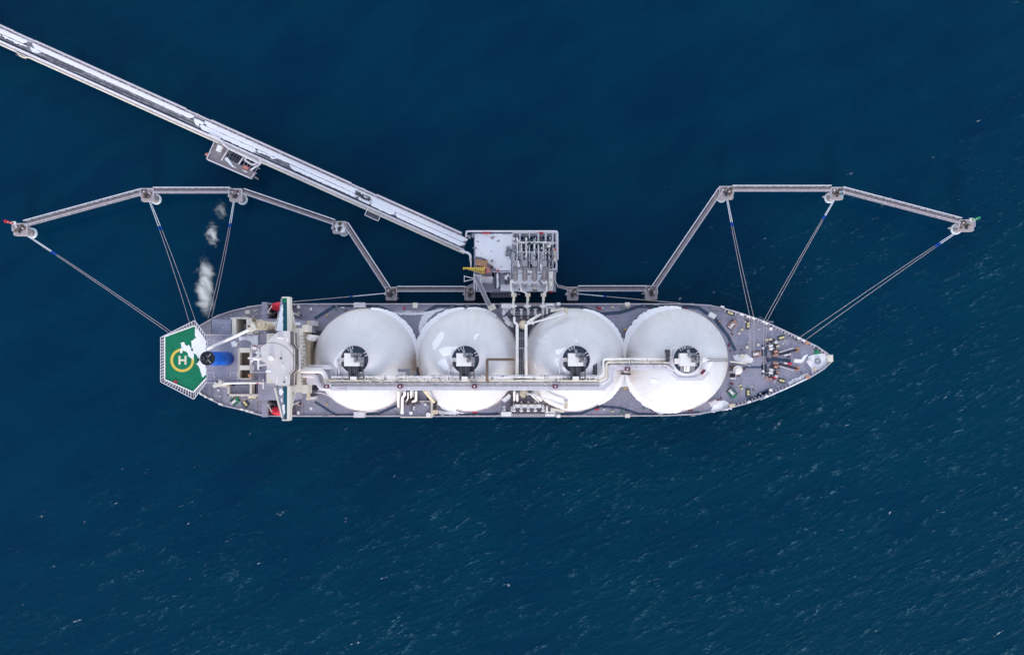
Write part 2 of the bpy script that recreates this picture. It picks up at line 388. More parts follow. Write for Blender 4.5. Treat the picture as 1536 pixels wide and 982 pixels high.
g = G(); g.ppoly(OUT, ZD-.15, ZD); maindeck = g.done('main_deck', 'deck', ship)
def shrink(pts, d):                                 # inset a closed photo-px outline
    out = []; n = len(pts)
    for i in range(n):
        a, b, c = Vector(pts[i-1]), Vector(pts[i]), Vector(pts[(i+1) % n])
        t = ((b-a).normalized()+(c-b).normalized()).normalized(); out.append(b+Vector((-t.y, t.x))*d)
    return out
IN = shrink(OUT, 1.7)
g = G()
for i in range(nT):
    j = (i+1) % nT; a, b = OUT[i], OUT[j]; c, d = IN[j], IN[i]
    bow = a[0] > 1085 and b[0] > 1085
    g.ppoly([a, b, c, d], ZD+.002, ZD+(1.3 if bow else .45))
for i in range(nT):                                 # bulwark stays at the bow, rail posts along the sides
    a, b = Vector(IN[i]), Vector(IN[(i+1) % nT]); L_ = (b-a).length
    if a.x > 1085 and b.x > 1085:
        nn = Vector((-(b-a).y, (b-a).x)).normalized()
        for k in range(int(L_/5.5)+1):
            p = a.lerp(b, (k+.5)*5.5/L_) if (k+.5)*5.5 < L_ else None
            if p is not None: g.pbeam((p.x,p.y,ZD+.6), (p.x+nn.x*3.6, p.y+nn.y*3.6, ZD+.5), .4, 1.0)
bulw = g.done('bulwark', 'edge', ship)
g = G()
ra = [W(x, y, ZD+.45) for x, y in shrink(TOP[5:13], .6)]; rb = [W(x, y, ZD+.45) for x, y in shrink(BOT[7:15], .6)]
g.rail(ra, step=4, r=.05); g.rail(rb, step=4, r=.05)
split(g, 'side_railing', 'rail', ship)
# dark painted walkway lines
def stripe(g, pts, w, z0, z1):
    P = [Vector(p) for p in pts]; L_, R_ = [], []
    for i, p in enumerate(P):
        t = ((P[min(i+1,len(P)-1)]-p).normalized() + (p-P[max(i-1,0)]).normalized()).normalized()
        nn = Vector((-t.y, t.x)); L_.append(p+nn*w/2); R_.append(p-nn*w/2)
    for i in range(len(P)-1):
        q = [W(v.x, v.y, z1) for v in (L_[i], L_[i+1], R_[i+1], R_[i])]
        g.prism([(v.x,v.y,z0) for v in reversed(q)], [(v.x,v.y,z1) for v in reversed(q)])
g = G()
path = [(472,478),(504,457.8),(540,458.5),(568,460),(592,470.5),(636,470.5),(655,458.5),(700,458.5),(748,460)]
path2 = [(838,459.5),(872,460.5),(900,471),(931,468.5),(958,459.5),(1000,458.5),(1036,460),(1049,462),(1072,478),(1092,504),(1103,526)]
for p in (path, path2):
    g = G(); stripe(g, p, 5.2, ZD, ZD+.05); g.done('deck_walkway', 'walk', ship)
    q = [(x, 2*YC-y) for x, y in p]
    if p is path2: q = q[:8]
    g = G(); stripe(g, q, 3.6, ZD, ZD+.05); g.done('deck_walkway', 'walk', ship)
g = G()
for (x0,y0,x1,y1) in ((1142,517,1150,534),(1142,546,1150,562),(1117,549,1144,552)): g.pbox(x0,y0,x1,y1,ZD,ZD+.05)
stripe(g, [(1136,592),(1158,582.5)], 5, ZD, ZD+.05); stripe(g, [(1120,600),(1152,588.5)], 5, ZD, ZD+.05)
stripe(g, [(1190,573),(1206,563.5)], 6, ZD, ZD+.05); stripe(g, [(1138,476),(1160,487)], 5, ZD, ZD+.05); stripe(g, [(1190,508),(1206,515)], 4, ZD, ZD+.05)
stripe(g, [(1150,541),(1160,538),(1186,541)], 5, ZD, ZD+.05)  # dark bent streak along the bow centre line
g.done('dark_deck_pads_and_streak', 'walk', ship)

# ---- tank domes
TANKS = [(532.2,537.4),(698.3,537.2),(864.2,537.2),(1030.2,537.4)]; RT = 21.4; ZE = 20.0
tank_parts = []
ytk = W(760, 539.4, ZE).y
for ti, (hx, hy) in enumerate(TANKS):
    cx = W(hx, hy, ZE+RT).x; c = (cx, ytk)
    g = G(); prof = [(RT+.35, ZD), (RT+.35, ZE-1)] + [(RT*math.cos(R(a)), ZE+RT*math.sin(R(a))) for a in range(0, 87, 3)]
    g.lathe(c, prof, 72)
    tk = g.done('tank_dome', 'tank', ship, origin=(c[0], c[1], ZE)); tank_parts.append((tk, c))
    zt = ZE+RT
    g = G(); g.lathe(c, [(RT+.35, ZE-1.6), (RT+.9, ZE-1.6), (RT+.9, ZE-1.2), (RT+.3, ZE-1.1)], 26); g.done('dome_flange', 'tankrust', tk)
    g = G(); g.cyl(c, 5.5, zt-1.6, zt+.1, 36); g.done('dome_well', 'well', tk)
    g = G()
    for a in range(36):
        t0, t1 = R(a*10), R(a*10+10)
        q = [(c[0]+r*math.cos(t), c[1]+r*math.sin(t)) for r, t in ((5.5,t0),(5.85,t0),(5.85,t1),(5.5,t1))]
        g.prism([(x,y,zt-1.6) for x,y in q], [(x,y,zt+.5) for x,y in q])
    for a in (100, 112, 124, 20, 34): g.beam((c[0]+4.2*math.cos(R(a)), c[1]+4.2*math.sin(R(a)), zt+.25), (c[0]+5.4*math.cos(R(a)), c[1]+5.4*math.sin(R(a)), zt+.25), .35, .3)
    g.done('well_coaming', 'pale', tk)
    k = m_px(zt+4)
    def lp(dx, dy): return (c[0]+dx*k*.1731, c[1]-dy*k*.1731)      # offsets in enlarged crop px
    g = G(); a, b = lp(-74,-54), lp(56,58); g.box(a[0],a[1],b[0],b[1], zt, zt+4); th = g.done('turret_house', 'white', tk)
    g = G()
    for (x0,y0,x1,y1,h) in ((10,-40,52,-18,5.2),(18,-14,46,26,5.4),(30,-52,66,-30,4.6),(52,-22,84,30,3.4),(60,20,80,62,2.6)):
        a, b = lp(x0,y0), lp(x1,y1); g.box(a[0],a[1],b[0],b[1], zt+.11, zt+h)
    for (x,y) in ((30,0),(40,14),(66,-8),(70,10)): p = lp(x,y); g.cyl(p, .55, zt+3, zt+6, 12)
    g.done('turret_machinery', 'steel', tk)
    g = G(); 
    for (x0,y0,x1,y1) in ((26,-6,50,24),(14,-36,26,-24),(36,-34,50,-22),(54,-16,62,-4)): a, b = lp(x0,y0), lp(x1,y1); g.box(a[0],a[1],b[0],b[1], zt+5.42, zt+5.8)
    split(g, 'machinery_hatch', 'dark', tk)
    g = G(); p = lp(-12,-85); q = lp(2,-30); g.beam((*p,zt+5), (*q,zt+4.6), .9, .8); g.cyl(q, .7, zt+4.01, zt+5.4, 12); g.done('turret_crane', 'steel', tk)
    if ti < 3:
        g = G()
        for dx, r in ((-46,.32),(-32,.42),(-14,.25),(4,.5),(20,.3),(34,.25),(76,.22)):
            p = lp(dx,58); q = lp(dx,165); g.tube([(p[0],p[1]+1,zt+1.5),(p[0],p[1]-1.4,zt+1.6),(p[0],q[1],zt+.2)], r, 8)
        for yy in (80,105,130): a = lp(-56,yy); b = lp(84,yy); g.beam((*a,zt+.6), (*b,zt+.6), .3, .5)
        g.done('turret_pipes', 'dark', tk)
        g = G(); a, b = lp(-50,62), lp(-18,170); g.box(a[0],a[1],b[0],b[1], zt-.6, zt+.7); a, b = lp(-112,30), lp(-84,60); g.box(a[0],a[1],b[0],b[1], zt-1, zt+1.2); g.done('cable_tray', 'dark', tk)
        g = G(); p = lp(-143,28); q = lp(-143,150); g.tube([(*p,zt-.6),(*q,zt-1.2)], .35, 8); g.tube([(p[0]+.9,p[1],zt-.6),(q[0]+.9,q[1],zt-1.2)], .2, 8)
        a, b = lp(-165,20), lp(-118,36); g.box(a[0],a[1],b[0],b[1], zt-2.2, zt-.4); g.done('vent_pipe', 'pale', tk)
        g = G(); a, b = lp(-32,148), lp(20,176); g.box(a[0],a[1],b[0],b[1], zt-1, zt+2.0); g.done('junction_box', 'white', tk)
        g = G()
        for i in range(4): a = lp(-118, -10+i*9); b = lp(-76, -10+i*9); g.tube([(*a,zt+.5),(*b,zt+.6)], .16, 6)
        split(g, 'feed_pipe', 'white', tk)
    else:
        g = G()
        for i in range(4): a = lp(-115, -2+i*11); b = lp(-50, -2+i*11); g.tube([(*a,zt+1.4),(*b,zt+1.6)], .3, 8)
        for dx in (-20, 0, 14): p = lp(dx,58); q = lp(dx,105); g.tube([(p[0],p[1]+1,zt+1.5),(p[0],q[1],zt+.2)], .3, 8)
        split(g, 'feed_pipe', 'white', tk)
        g = G(); a, b = lp(-60,60), lp(70,112); g.box(a[0],a[1],b[0],b[1], zt-1.0, zt+.4); g.done('cable_tray', 'steel', tk)
        g = G()
        for (x0,y0,x1,y1) in ((-186,-86,-150,-56),(-180,-50,-150,-20),(-184,-8,-152,18)): a, b = lp(x0,y0), lp(x1,y1); g.box(a[0],a[1],b[0],b[1], zt-2.0, zt+.6)
        g.done('valve_cabinet', 'dark', tk)
        g = G(); q = [(*lp(x,y), zt-.4) for x, y in ((-140,-105),(116,-105),(112,60))]; g.rail(q, 1.1, 2.0, .09); q = [(*lp(x,y), zt-.6) for x, y in ((-140,-105),(-140,-6))]; g.rail(q, 1.1, 2.0, .09); g.done('turret_railing', 'white', tk)
        g = G(); p = lp(148,4); g.cyl(p, .9, zt-1.5, zt+2.2, 16); q = lp(200,4); e = lp(365,12); g.beam((*p,zt+.2),(*q,zt-1.5),.5,.5); g.done('vent_mast', 'white', tk)
        g = G(); x0 = lp(180,0)[0]
        pts = [(x0+ i*(cx+RT-x0)/8, ytk-.2, ZE+math.sqrt(max(0, (RT+.3)**2-(x0+i*(cx+RT-x0)/8-cx)**2))+.1) for i in range(9)]
        for dy in (-.5,.5): g.tube([(x,y+dy,z) for x,y,z in pts], .14, 6)
        for i in range(8):
            for tt in (.25,.75): a = Vector(pts[i]).lerp(Vector(pts[i+1]), tt); g.beam(a+Vector((0,-.5,0)), a+Vector((0,.5,0)), .12, .12)
        g.done('dome_ladder', 'steel', tk)

# ---- pipe deck over the tanks (height ~ tank tops)
pd = G(); zp = 40.6
def along(xs, ys, z): return [(x, y, z) for x, y in zip(xs, ys)]
g = G(); g.ppoly([(497,579.2),(902,579.2),(915,570),(915,549),(995,549),(1003,552),(1018,566),(1052,566),(1062,556),(1066,559),(1054,570.5),(1016,570.5),(1000,557),(995,554),(920,554),(920,573),(906,585),(497,585)], zp-.35, zp)
pdk = g.done('pipe_deck', 'rail', ship)
g = G(); g.pbox(497,571.6,899,579.0, zp-1.2, zp-.5); g.pbox(902,541,998,548, zp-1.2, zp-.5); g.done('pipe_rack', 'steel', pdk)
for nm, mt, pts, r in (
    ('cargo_pipe','white',[(497,565.2,zp+.2),(897,565.2,zp+.2),(905,561,zp+.2),(905,538.2,zp+.2),(1003,538.2,zp+.2)],.42),
    ('cargo_pipe','creampipe',[(486,570.6,zp+.1),(900,570.6,zp+.1),(909.5,566,zp+.1),(909.5,543,zp+.1),(1003,543,zp+.1)],.5),
    ('cargo_pipe','pale',[(497,574.8,zp),(902,574.8,zp),(912.6,569,zp),(912.6,547,zp),(1000,547,zp),(1010,556,zp)],.36),
    ('spray_pipe','white',[(610,568.2,zp+.3),(770,568.2,zp+.3)],.22),
    ('vapour_pipe','pale',[(640,562.6,zp),(893,562.6,zp)],.2),
    ('fire_main','lilacpipe',[(500,577.4,zp+.1),(903,577.4,zp+.1)],.2)):
    g = G(); g.ptube(pts, r, bend=1.2); g.done(nm, mt, pdk)
g = G()
for (pts) in ([(497,585,zp),(906,585,zp),(920,573,zp),(920,554,zp),(995,554,zp)], [(497,579.2,zp),(902,579.2,zp),(915,570,zp),(915,549,zp),(995,549,zp)]):
    g.rail([W(*p) for p in pts], 1.0, 3.0, .07)
g.done('pipe_deck_railing', 'rail', pdk)
g = G(); random.seed(3)
for x in list(range(505, 900, 24)): g.pbox(x, 562.0, x+1.4, 580, zp-.9, zp-.3); 
for x in list(range(512, 900, 16)):
    y = random.choice((563.4, 566.8, 568.8, 572.4)); g.pbox(x, y, x+random.uniform(2,5), y+random.uniform(1.4,2.4), zp, zp+random.uniform(.7,1.2))
for i in range(110):
    x = random.uniform(500, 896); y = random.choice((562.6,564.6,566.4,568.2,569.4,572.2,573.6,576.2,578)); w = random.choice((.7,.9,1.3,2.2)); g.pbox(x, y, x+w, y+random.uniform(.8,1.5), zp+.2, zp+random.uniform(.7,1.1))
for i in range(22):
    x = random.uniform(922, 1000); y = random.uniform(538,552); g.pbox(x, y, x+random.uniform(.6,2), y+random.uniform(.7,1.3), zp+.2, zp+random.uniform(.7,1.1))
for x in range(926, 1000, 15): g.pbox(x, 537, x+1.3, 549, zp-.9, zp-.3)
g.done('pipe_supports', 'steel', pdk)
g = G()
for i in range(60):
    x = random.uniform(500, 900); y = random.choice((563.6,566.6,569,572.6,575.8)); g.pbox(x, y, x+random.uniform(.8,3), y+random.uniform(.5,1.1), zp+.3, zp+random.uniform(.8,1.2))
g.done('pipe_fittings', 'white', pdk)
g = G(); 
for x in range(504, 900, 8): g.pbox(x, 579.6, x+.5, 584.6, zp+.002, zp+.03)
g.done('deck_seams', 'pale', pdk)
g = G()
for x in (548, 583, 607, 640, 671, 722, 765, 806, 838, 880, 944, 968): 
    y = 563 if x < 900 else 537
    for dx in (0, 4): g.pbeam((x+dx,y-.5,zp+1.1),(x+dx,y+8.5,zp+1.1),.22,.2)
    g.pbeam((x,y+1,zp+1.1),(x+4,y+1,zp+1.1),.2,.2); g.done('pipe_bridge', 'white', pdk); g = G()
for x, y in ((489.5,579.4),(599.8,579.4),(711.6,579.4),(833,579.4),(941.3,553.4)):
    g = G(); g.pbox(x-3.8,y-2.4,x+3.8,y+2.4, zp+.1, zp+1.3); mb = g.done('monitor_box', 'maroon', pdk)
    g = G(); g.pcyl(x, y, .35, zp+1.3, zp+1.7, seg=10); g.done('nozzle', 'pale', mb)
g = G(); g.pobox(1055,557.6,8,4,48,zp+.1,zp+1.3); g.done('monitor_box', 'maroon', pdk)
g = G()                                              # legs that carry the pipe deck between the tanks
for x in (622, 781, 943):
    for dx, y in ((-5,566),(5,566),(-5,583),(5,583)): p = W(x+dx, y, zp) if x < 940 else W(x+dx*.4, y-22, zp); g.beam((p.x,p.y,ZD), (p.x,p.y,zp-.4), .7, .7)
split(g, 'pipe_deck_leg', 'dark', pdk)
# aft end of the pipe deck: white trunks from the house
for pts, r, mt in (([(446,552,39),(505,552,39)],.5,'white'),([(446,556,39.4),(482,556,39.4),(487,561,39.4),(491,574,39.6),(497,579,40.0)],1.0,'white'),([(450,562.5,38.6),(474,563,38.6),(477,574,38.8),(482,582,39.4),(520,583,39.8)],1.0,'pale'),([(462,549,39),(497,549,39),(505,556,39.4),(505,566,39.6),(512,572,40)],.55,'pale')):
    g = G(); g.ptube(pts, r, bend=1.8, seg=12); g.done('trunk_pipe', mt, ship)
g = G(); g.pbox(460,550,500,577,37.2,37.6); g.pbox(478,577,500,586,37.2,37.6)
for p in ((465,575),(497,556),(497,580)): q = W(*p, 37); g.beam((q.x,q.y,ZD),(q.x,q.y,37.3),.6,.6)
g.done('trunk_platform', 'pale', ship)
g = G(); g.rail([W(x,y,37.6) for x,y in ((461,550),(500,550),(500,577))], 1.0, 2, .08); g.rail([W(x,y,37.6) for x,y in ((478,585.5),(500,585.5))], 1.0, 2, .08); g.done('platform_railing', 'rail', ship)
# frame gantries over domes
g = G()
for pts in (((730.4,572,zp+.6),(730.4,538.6,zp+.6),(771,538.6,zp+.2)),): g.ptube(pts, .45, bend=.6); g.ptube([(x+1.6,y+1.6,z) for x,y,z in pts], .22, bend=.5)
split(g, 'gantry_pipe', 'brown', ship)
g = G(); g.pbox(597,553,615,557.5,38.4,39.4); g.pbox(609,557,613,567,39,40.4); g.pbox(613,559.4,625,562,39.4,40.2); g.rail([W(597,552.5,39.4), W(625,558,39.4)],1.0,2,.08); g.done('valve_platform', 'steel', ship)
g = G(); g.pbeam((891,547,39.6),(891,562,39.6),1.0,1.0); g.pbeam((894.5,545,39.6),(894.5,562,39.6),.6,.6); g.done('pipe_anchor', 'dark', ship)

# ---- athwartship pipes between tanks two and three, and the two manifolds
g = G()
for x, r in ((775.8,.62),(789,.62)): g.ptube([(x,486,34),(x,566,35)], r, seg=10)
g.ptube([(775.8,486,34),(771.5,484,32),(771.5,476,30)], .5); g.ptube([(789,486,34),(796,480,32),(811,471.5,25)], .55); g.ptube([(800,486,30),(797,483,29),(806,472,26)], .4)
g.ptube([(776,590,32),(776,602,20)], .5); g.ptube([(771.5,586,34),(771.5,601,20)], .5); g.ptube([(799,589,33),(812,600,24)], .6); g.ptube([(797,590,30),(798,593,29),(808,602,22)], .35)
split(g, 'cross_pipe', 'white', ship)
g = G()
for x in (780.2,784.2): g.pbeam((x,498,33),(x,563,34),.3,.4)
for i in range(22): g.pbeam((780.2,499+i*3,33.1),(784.2,499+i*3,33.1),.25,.25)
g.pbox(774,521,792,523.4,34,34.8); g.pbox(774,507,792,508.4,33.6,34.4); g.pbox(774,540,792,541.4,33.6,34.4)
g.done('cable_ladder', 'steel', ship)
g = G(); g.pbox(772.8,486,793,566,19.8,20); g.done('cross_passage', 'dark', ship)
for sgn in (1,-1):
    def Y(y): return y if sgn > 0 else 2*539.8-y
    g = G(); g.pbox(751,Y(454.4),840.6,Y(474),18.6,19); g.pbox(765,Y(474),800,Y(487),18.6,19); mf = g.done('manifold_platform', 'deck2' if sgn>0 else 'deck', ship)
    g = G(); g.pbox(768,Y(459.2),817,Y(466.2),19,19.06); g.done('drip_tray', 'walk' if sgn>0 else 'pad', mf)
    g = G()
    for i in range(17): g.pbox(768+i*2.9,Y(454.8),769.6+i*2.9,Y(459),19,19.12)
    g.done('platform_grating', 'conc', mf)
    for x in (771,782,792.3,803,814.5):
        g = G(); g.ptube([(x,Y(478),19.8),(x,Y(464.4 if sgn>0 else 462.6),20.4)], .52, seg=10); g.tube([W(x,Y(464.6),20.4), W(x,Y(463.2),20.4)], .85, 12); g.done('manifold_pipe', 'white', mf)
    g = G(); g.pbox(764,Y(473.4),816,Y(474.6),19,21.6); g.pbeam((816,Y(474),20.6),(834,Y(467),20.6),.5,.5); g.done('pipe_rail_beam', 'dark' if sgn>0 else 'brown', mf)
    g = G()
    for (x0,y0,x1,y1,h) in ((752,455.6,767,462,1.6),(754,463,758,471,1.4),(766,463,769,470,1.2),(818,455.6,832,459,1.2),(835,453.6,840.6,457.4,2.4),(819,461,822,471,1.2),(826,463,832,466,1.5),(818,460.4,833,462.4,1.0)): g.pbox(x0,Y(y0),x1,Y(y1),19,19+h)
    g.pobox(761.5,Y(484.5),9,5,-42*sgn,19,21.2)
    split(g, 'manifold_locker', 'white', mf)
    g = G()
    random.seed(5+sgn)
    for i in range(34):
        x, y = random.uniform(764,815), random.uniform(475,486); g.pbox(x,Y(y),x+random.uniform(1,3),Y(y+random.uniform(.8,2)),19,19+random.uniform(.8,2.5))
    for i in range(12):
        x, y = random.uniform(752,766), random.uniform(463,474); g.pbox(x,Y(y),x+random.uniform(1,3),Y(y+random.uniform(.8,2)),19,19+random.uniform(.8,2.2))
    split(g, 'manifold_machinery', 'steel', mf)
    # hose crane
    cr = W(785 if sgn>0 else 786, Y(486.8) if sgn>0 else 589.6, 33)
    g = G(); g.cyl(cr, 1.5, 19, 30, 20); g.cyl(cr, 1.85, 30, 33, 20); g.cyl(cr, 1.2, 33, 34, 16); dc = g.done('hose_crane', 'beige', ship)
    g = G(); e = W(849,470,35) if sgn>0 else W(848,606,35); g.beam((cr.x+1,cr.y,33.2),(e.x,e.y,35), .65, .8); g.done('crane_boom', 'white', dc)
    g = G(); e2 = e+Vector((-6,-1.2*sgn,-2)); a = W(826,Y(466.5),30); g.beam(a, W(846,Y(462.6),30), 1.0, .9); g.done('boom_rest', 'creampipe', dc)
    g = G(); g.pobox(849,Y(466.4) if sgn>0 else 608.5,5,9,8*sgn,32.5,34.4); g.done('hook_block', 'beige', dc)
    g = G(); g.pbox(788,Y(483.8),790.4,Y(486),33,34.3); g.done('control_cab_window', 'dark', dc)
# ---- piping house between tanks one and two, starboard side
g = G(); g.pbox(601,600,647,625.6,15,18.5); g.pbox(625,586,640,600,15,18.5); gh = g.done('compressor_house', 'deck2', ship)
g = G(); g.pbox(600.5,624.6,648,626.2,15,19.3); g.pbox(646,598,650,624,18.5,19.4); g.pbox(618,601,647,602.2,18.5,19.4); g.done('house_edge', 'cream', gh)
for (pts, r) in (([(597.6,585,38),(597.6,598,24),(597.6,609,19.2)],.55),([(607,586,36),(607,592,30),(603.5,596,26),(603.2,619,19.2)],.6),([(616.5,585,36),(616.5,596,22)],.45),([(619.5,585,36),(619.5,595,22)],.2),([(624,585,38),(624,600,22),(618,602,21)],.55),([(612,588,34),(612,597,24),(609,602,20)],.3)):
    g = G(); g.ptube(pts, r, bend=1.4, seg=10); g.done('vent_pipe', 'white', gh)
g = G()
for x, y, r in ((603,618.5,.8),(616.3,619.3,.75),(597.6,609.3,.6),(642.4,622,1.0),(638,606.6,.5)): g.pcyl(x,y,r,18.5,20,seg=14)
g.pbox(620,609,621.4,615,18.5,19.6); split(g, 'mushroom_vent', 'white', gh)
g = G(); random.seed(11)
for i in range(46):
    x, y = random.uniform(602,628), random.uniform(588,606); g.pbox(x,y,x+random.uniform(.8,2.6),y+random.uniform(.8,2.2),18.5 if y>599 else 15, random.uniform(19.5,22))
g.done('pump_machinery', 'brown', gh)
g = G(); g.pbox(626,606,632,621,18.5,18.7); g.pbox(640,607,644,614,18.5,19.6); split(g, 'house_hatch', 'deck', gh)
g = G(); g.pbeam((637,585,36),(651,603,19.5),1.0,.8); g.pbeam((634,585,36),(648,602,19.5),.3,.5); g.pbox(648,600,656,617,19,19.3); g.pbox(649,615,656.5,621,19,20.5); g.done('access_stair', 'beige', gh)
g = G(); 
for i in range(5): g.pbeam((650.5+i*1.2,602,19.6),(649.5+i*1.3,614,19.6),.2,.3)
g.done('stair_rails', 'dark', gh)
# same corner on the port side: pale fairlead box and lockers along the rail
g = G(); g.pbox(530.5,453.6,547,461,15,18.4); g.pbox(530.5,617.5,547,626,15,18.4); split(g, 'boarding_platform', 'pale', ship)
g = G(); g.pbox(619,454,626,461.5,15,17.4); g.pbox(938,453.4,945,459,15,17); g.pbox(938,620.6,945,626.4,15,17); split(g, 'pilot_locker', 'cream', ship)

# ---- accommodation block, bridge and wings
zb = 41.0
ya, yb = W(0,492,zb).y, W(0,588,zb).y; g = G(); g.box(W(432,0,zb).x,ya,-88.9,yb,30,zb);  g.pbox(400,500,446,575,15,zb-.4); hs = g.done('accommodation_block', 'cream', ship); g = G(); g.box(W(432,0,zb).x,ya,-93,yb,15,29.99); g.box(-92.99,ya,-85,yb,15.02,15.1); g.done('shade_toned_house_base', 'pad', hs)  # dark colour of base wall and deck strip stands in for gallery shade
g = G(); g.pbox(446,480.5,459,497,15,31); g.pbox(440,576,453,597.5,15,31); g.pbox(405,480,446,490,15,28); g.pbox(387,575,446,600,15,26); g.pbox(388,478,446,500,15,26.4); split(g, 'house_side_deck', 'deck2', hs)
g = G(); g.box(-88.88,W(0,487,38).y,-86.6,W(0,497.4,38).y,31.3,38); g.box(-88.88,W(0,577,38).y,-86.6,W(0,590,38).y,31.3,38); split(g, 'front_stairwell', 'cream', hs)
g = G(); g.box(-88.87,W(0,482,31).y,-87.5,W(0,549,31).y,30.7,31); g.box(-88.87,W(0,566,31).y,-87.5,W(0,600,31).y,30.7,31); g.rail([(-87.6,W(0,482,31).y,31),(-87.6,W(0,549,31).y,31)],1.1,2,.08); g.rail([(-87.6,W(0,566,31).y,31),(-87.6,W(0,600,31).y,31)],1.1,2,.08); g.done('front_gallery', 'beige', hs)
g = G(); random.seed(9)
for z in (39.4,36.6,33.8):
    for i in range(14):
        if random.random() < .8: y = W(0,504+i*5.2,z).y; g.box(-88.9,y-.3,-88.84,y+.3,z-.45,z+.45)
split(g, 'porthole', 'glass', hs)
zr = 50.0
ROOF = [(401.5,511),(410,503.5),(419,496.3),(434.5,496.3),(434.8,515.6),(441.8,523.8),(441.8,553.5),(434.8,561),(434,578),(417,578),(404,566.5),(400.6,554),(399.4,545),(392.2,541),(391.6,520),(398,516.5)]
g = G(); g.ppoly(ROOF, zb+.01, zr); wh = g.done('wheelhouse', 'roof', ship)
g = G(); stripe(g, [(435.8,496.5),(435.8,515.2),(442.9,523.4),(442.9,554),(435.8,561.6),(435.8,578)], 1.8, zr-5, zr-.9); g.done('window_band', 'glass', wh)
g = G(); stripe(g, [(438.6,499),(438.6,515),(445.2,522.4),(445.2,555),(438.6,562.6),(438.6,577)], 3.6, zb+.02, zr-8.5); g.done('bridge_front', 'cream', wh)
g = G(); stripe(g, [(442.6,499),(442.6,516.5),(446.6,521.5),(446.6,555.5),(442.6,560.6),(442.6,577)], 1.6, zb+.03, zr-7.5); stripe(g, [(439,499.6),(443,499.6)], 1.6, zr-8.4, zr-7.4); stripe(g, [(438,576.6),(443,576.6)], 1.6, zr-8.4, zr-7.4); g.done('front_bulwark', 'brown', wh)
g = G(); g.pcyl(420.6,537.2,.32,zr,zr+1.2,seg=10); g.pcyl(425.6,572.6,.28,zr,zr+1,seg=10); split(g, 'compass_stand', 'black', wh)
g = G(); cc = W(407,550,zr)
pts = [(cc.x+9.4*math.cos(R(a)), cc.y+9.4*math.sin(R(a)), zr+.02) for a in range(18, 112, 6)]
g.tube(pts, .07, 5); g.rail([W(x,y,zr) for x,y in ((434.4,515.6),(441.4,523.8),(441.4,553.5),(434.4,561))], 1.0, 2, .06); g.done('roof_conduit', 'brown', wh)
g = G()
for x0,y0,x1,y1,h in ((416,505.6,424,507.8,1.0),(428.5,563.6,430,568,1.0),(430,507,431.6,512,.6),(402,536,407,539,1.2),(423,547,425,550,.5)): g.pbox(x0,y0,x1,y1,zr,zr+h)
g.pbeam((416.2,565,zr+.2),(413.8,577.4,zr+.2),.25,.4); g.pcyl(405.5,537,.9,zr,zr+2.2,seg=14); g.done('roof_lockers', 'white', wh)
zw = 46.0
for s in (1,-1):
    def Yw(y): return y if s > 0 else 2*537.9-y
    g = G(); g.ppoly([(423.6,Yw(497)),(424.2,Yw(447)),(431,Yw(447)),(431,Yw(497))], zw-.5, zw) if s > 0 else g.ppoly([(415.5,Yw(496.5)),(426,Yw(448)),(431,Yw(448)),(431,Yw(496.5))], zw-.5, zw)
    wg = g.done('bridge_wing', 'teal', ship)
    g = G(); g.ppoly([(430.8,Yw(497)),(430.4,Yw(445)),(434.2,Yw(445)),(434.4,Yw(497))], zw-2.4, zw+1.2); g.done('wing_bulwark', 'cream', wg)
    g = G(); g.ppoly([(422.9,Yw(445)),(434,Yw(445)),(434,Yw(446.6)),(422.9,Yw(446.6))], zw-2, zw+1.3); g.done('wing_end', 'cream', wg)
    if s > 0:
        g = G(); g.pbox(423.4,446.7,430.7,453.4,zw,zw+.25); g.done('wing_end_mat', 'green', wg)
        g = G(); g.ppoly([(414.5,497),(421.4,447),(424,447),(423.5,497)], zw-.4, zw+.01); g.done('wing_plating', 'deck', wg)
    else:
        g = G(); g.ppoly([(417,Yw(497)),(422.4,Yw(447)),(427,Yw(447)),(424.4,Yw(497))], zw, zw+.03); g.done('wing_plating', 'deck', wg)
    g = G(); g.pbeam((433.6,Yw(455),zw-1),(443.4,Yw(498 if s>0 else 499),zw-9),1.25,.8)
    if s > 0: g.pbeam((421.5,Yw(462),zw-1.5),(412.6,Yw(494),zw-9),.6,.6); g.pbeam((434.5,Yw(480),zw-2),(438.5,Yw(495),zw-7),.5,.6)
    else: g.pbeam((423.6,Yw(450),zw),(412.6,Yw(494),zw-.5),.7,1.0); g.pbeam((434.5,Yw(494),zw-3),(444,Yw(496),zw-6),.6,.6)
    split(g, 'wing_strut', 'cream', wg)
# radar mast and aft bridge deck
g = G(); g.pbox(376,517.5,401,558.5,28,36); g.pbox(391,500,413,520,28,35); g.pbox(398,558,412,580,28,34); ad = g.done('aft_house', 'deck2', ship)
g = G(); p = W(386.4,538.4,48); g.cyl(p, .55, 36, 52, 12); g.beam((p.x,p.y-4.2,47),(p.x,p.y+4.2,47),.55,.5); g.beam((p.x-3.6,p.y+.4,48.5),(p.x+5.5,p.y+.2,48.5),.6,.5); g.beam((p.x-1.4,p.y-2.6,44),(p.x+2.4,p.y-2.2,44),.5,.5); g.beam((p.x-2,p.y+2.6,44),(p.x+2,p.y+2.2,44),.9,.4); g.beam((p.x,p.y,38),(p.x+5,p.y,48),.4,.4); rm = g.done('radar_mast', 'white', ship)
g = G(); g.beam((p.x-2.2,p.y-1.2,49.2),(p.x+1,p.y+1.6,49.6),.4,.4); g.beam((p.x+4.6,p.y-1.4,49.2),(p.x+5,p.y+1.6,49.2),.35,.35); g.done('radar_scanner', 'white', rm)
g = G()
for dx, dy in ((-1.6,1.8),(.6,-3.6),(4,2.6),(-1.2,-.6)): g.cyl((p.x+dx,p.y+dy), .3, 46, 47.2, 10)
split(g, 'mast_lamp', 'black', rm)
g = G()
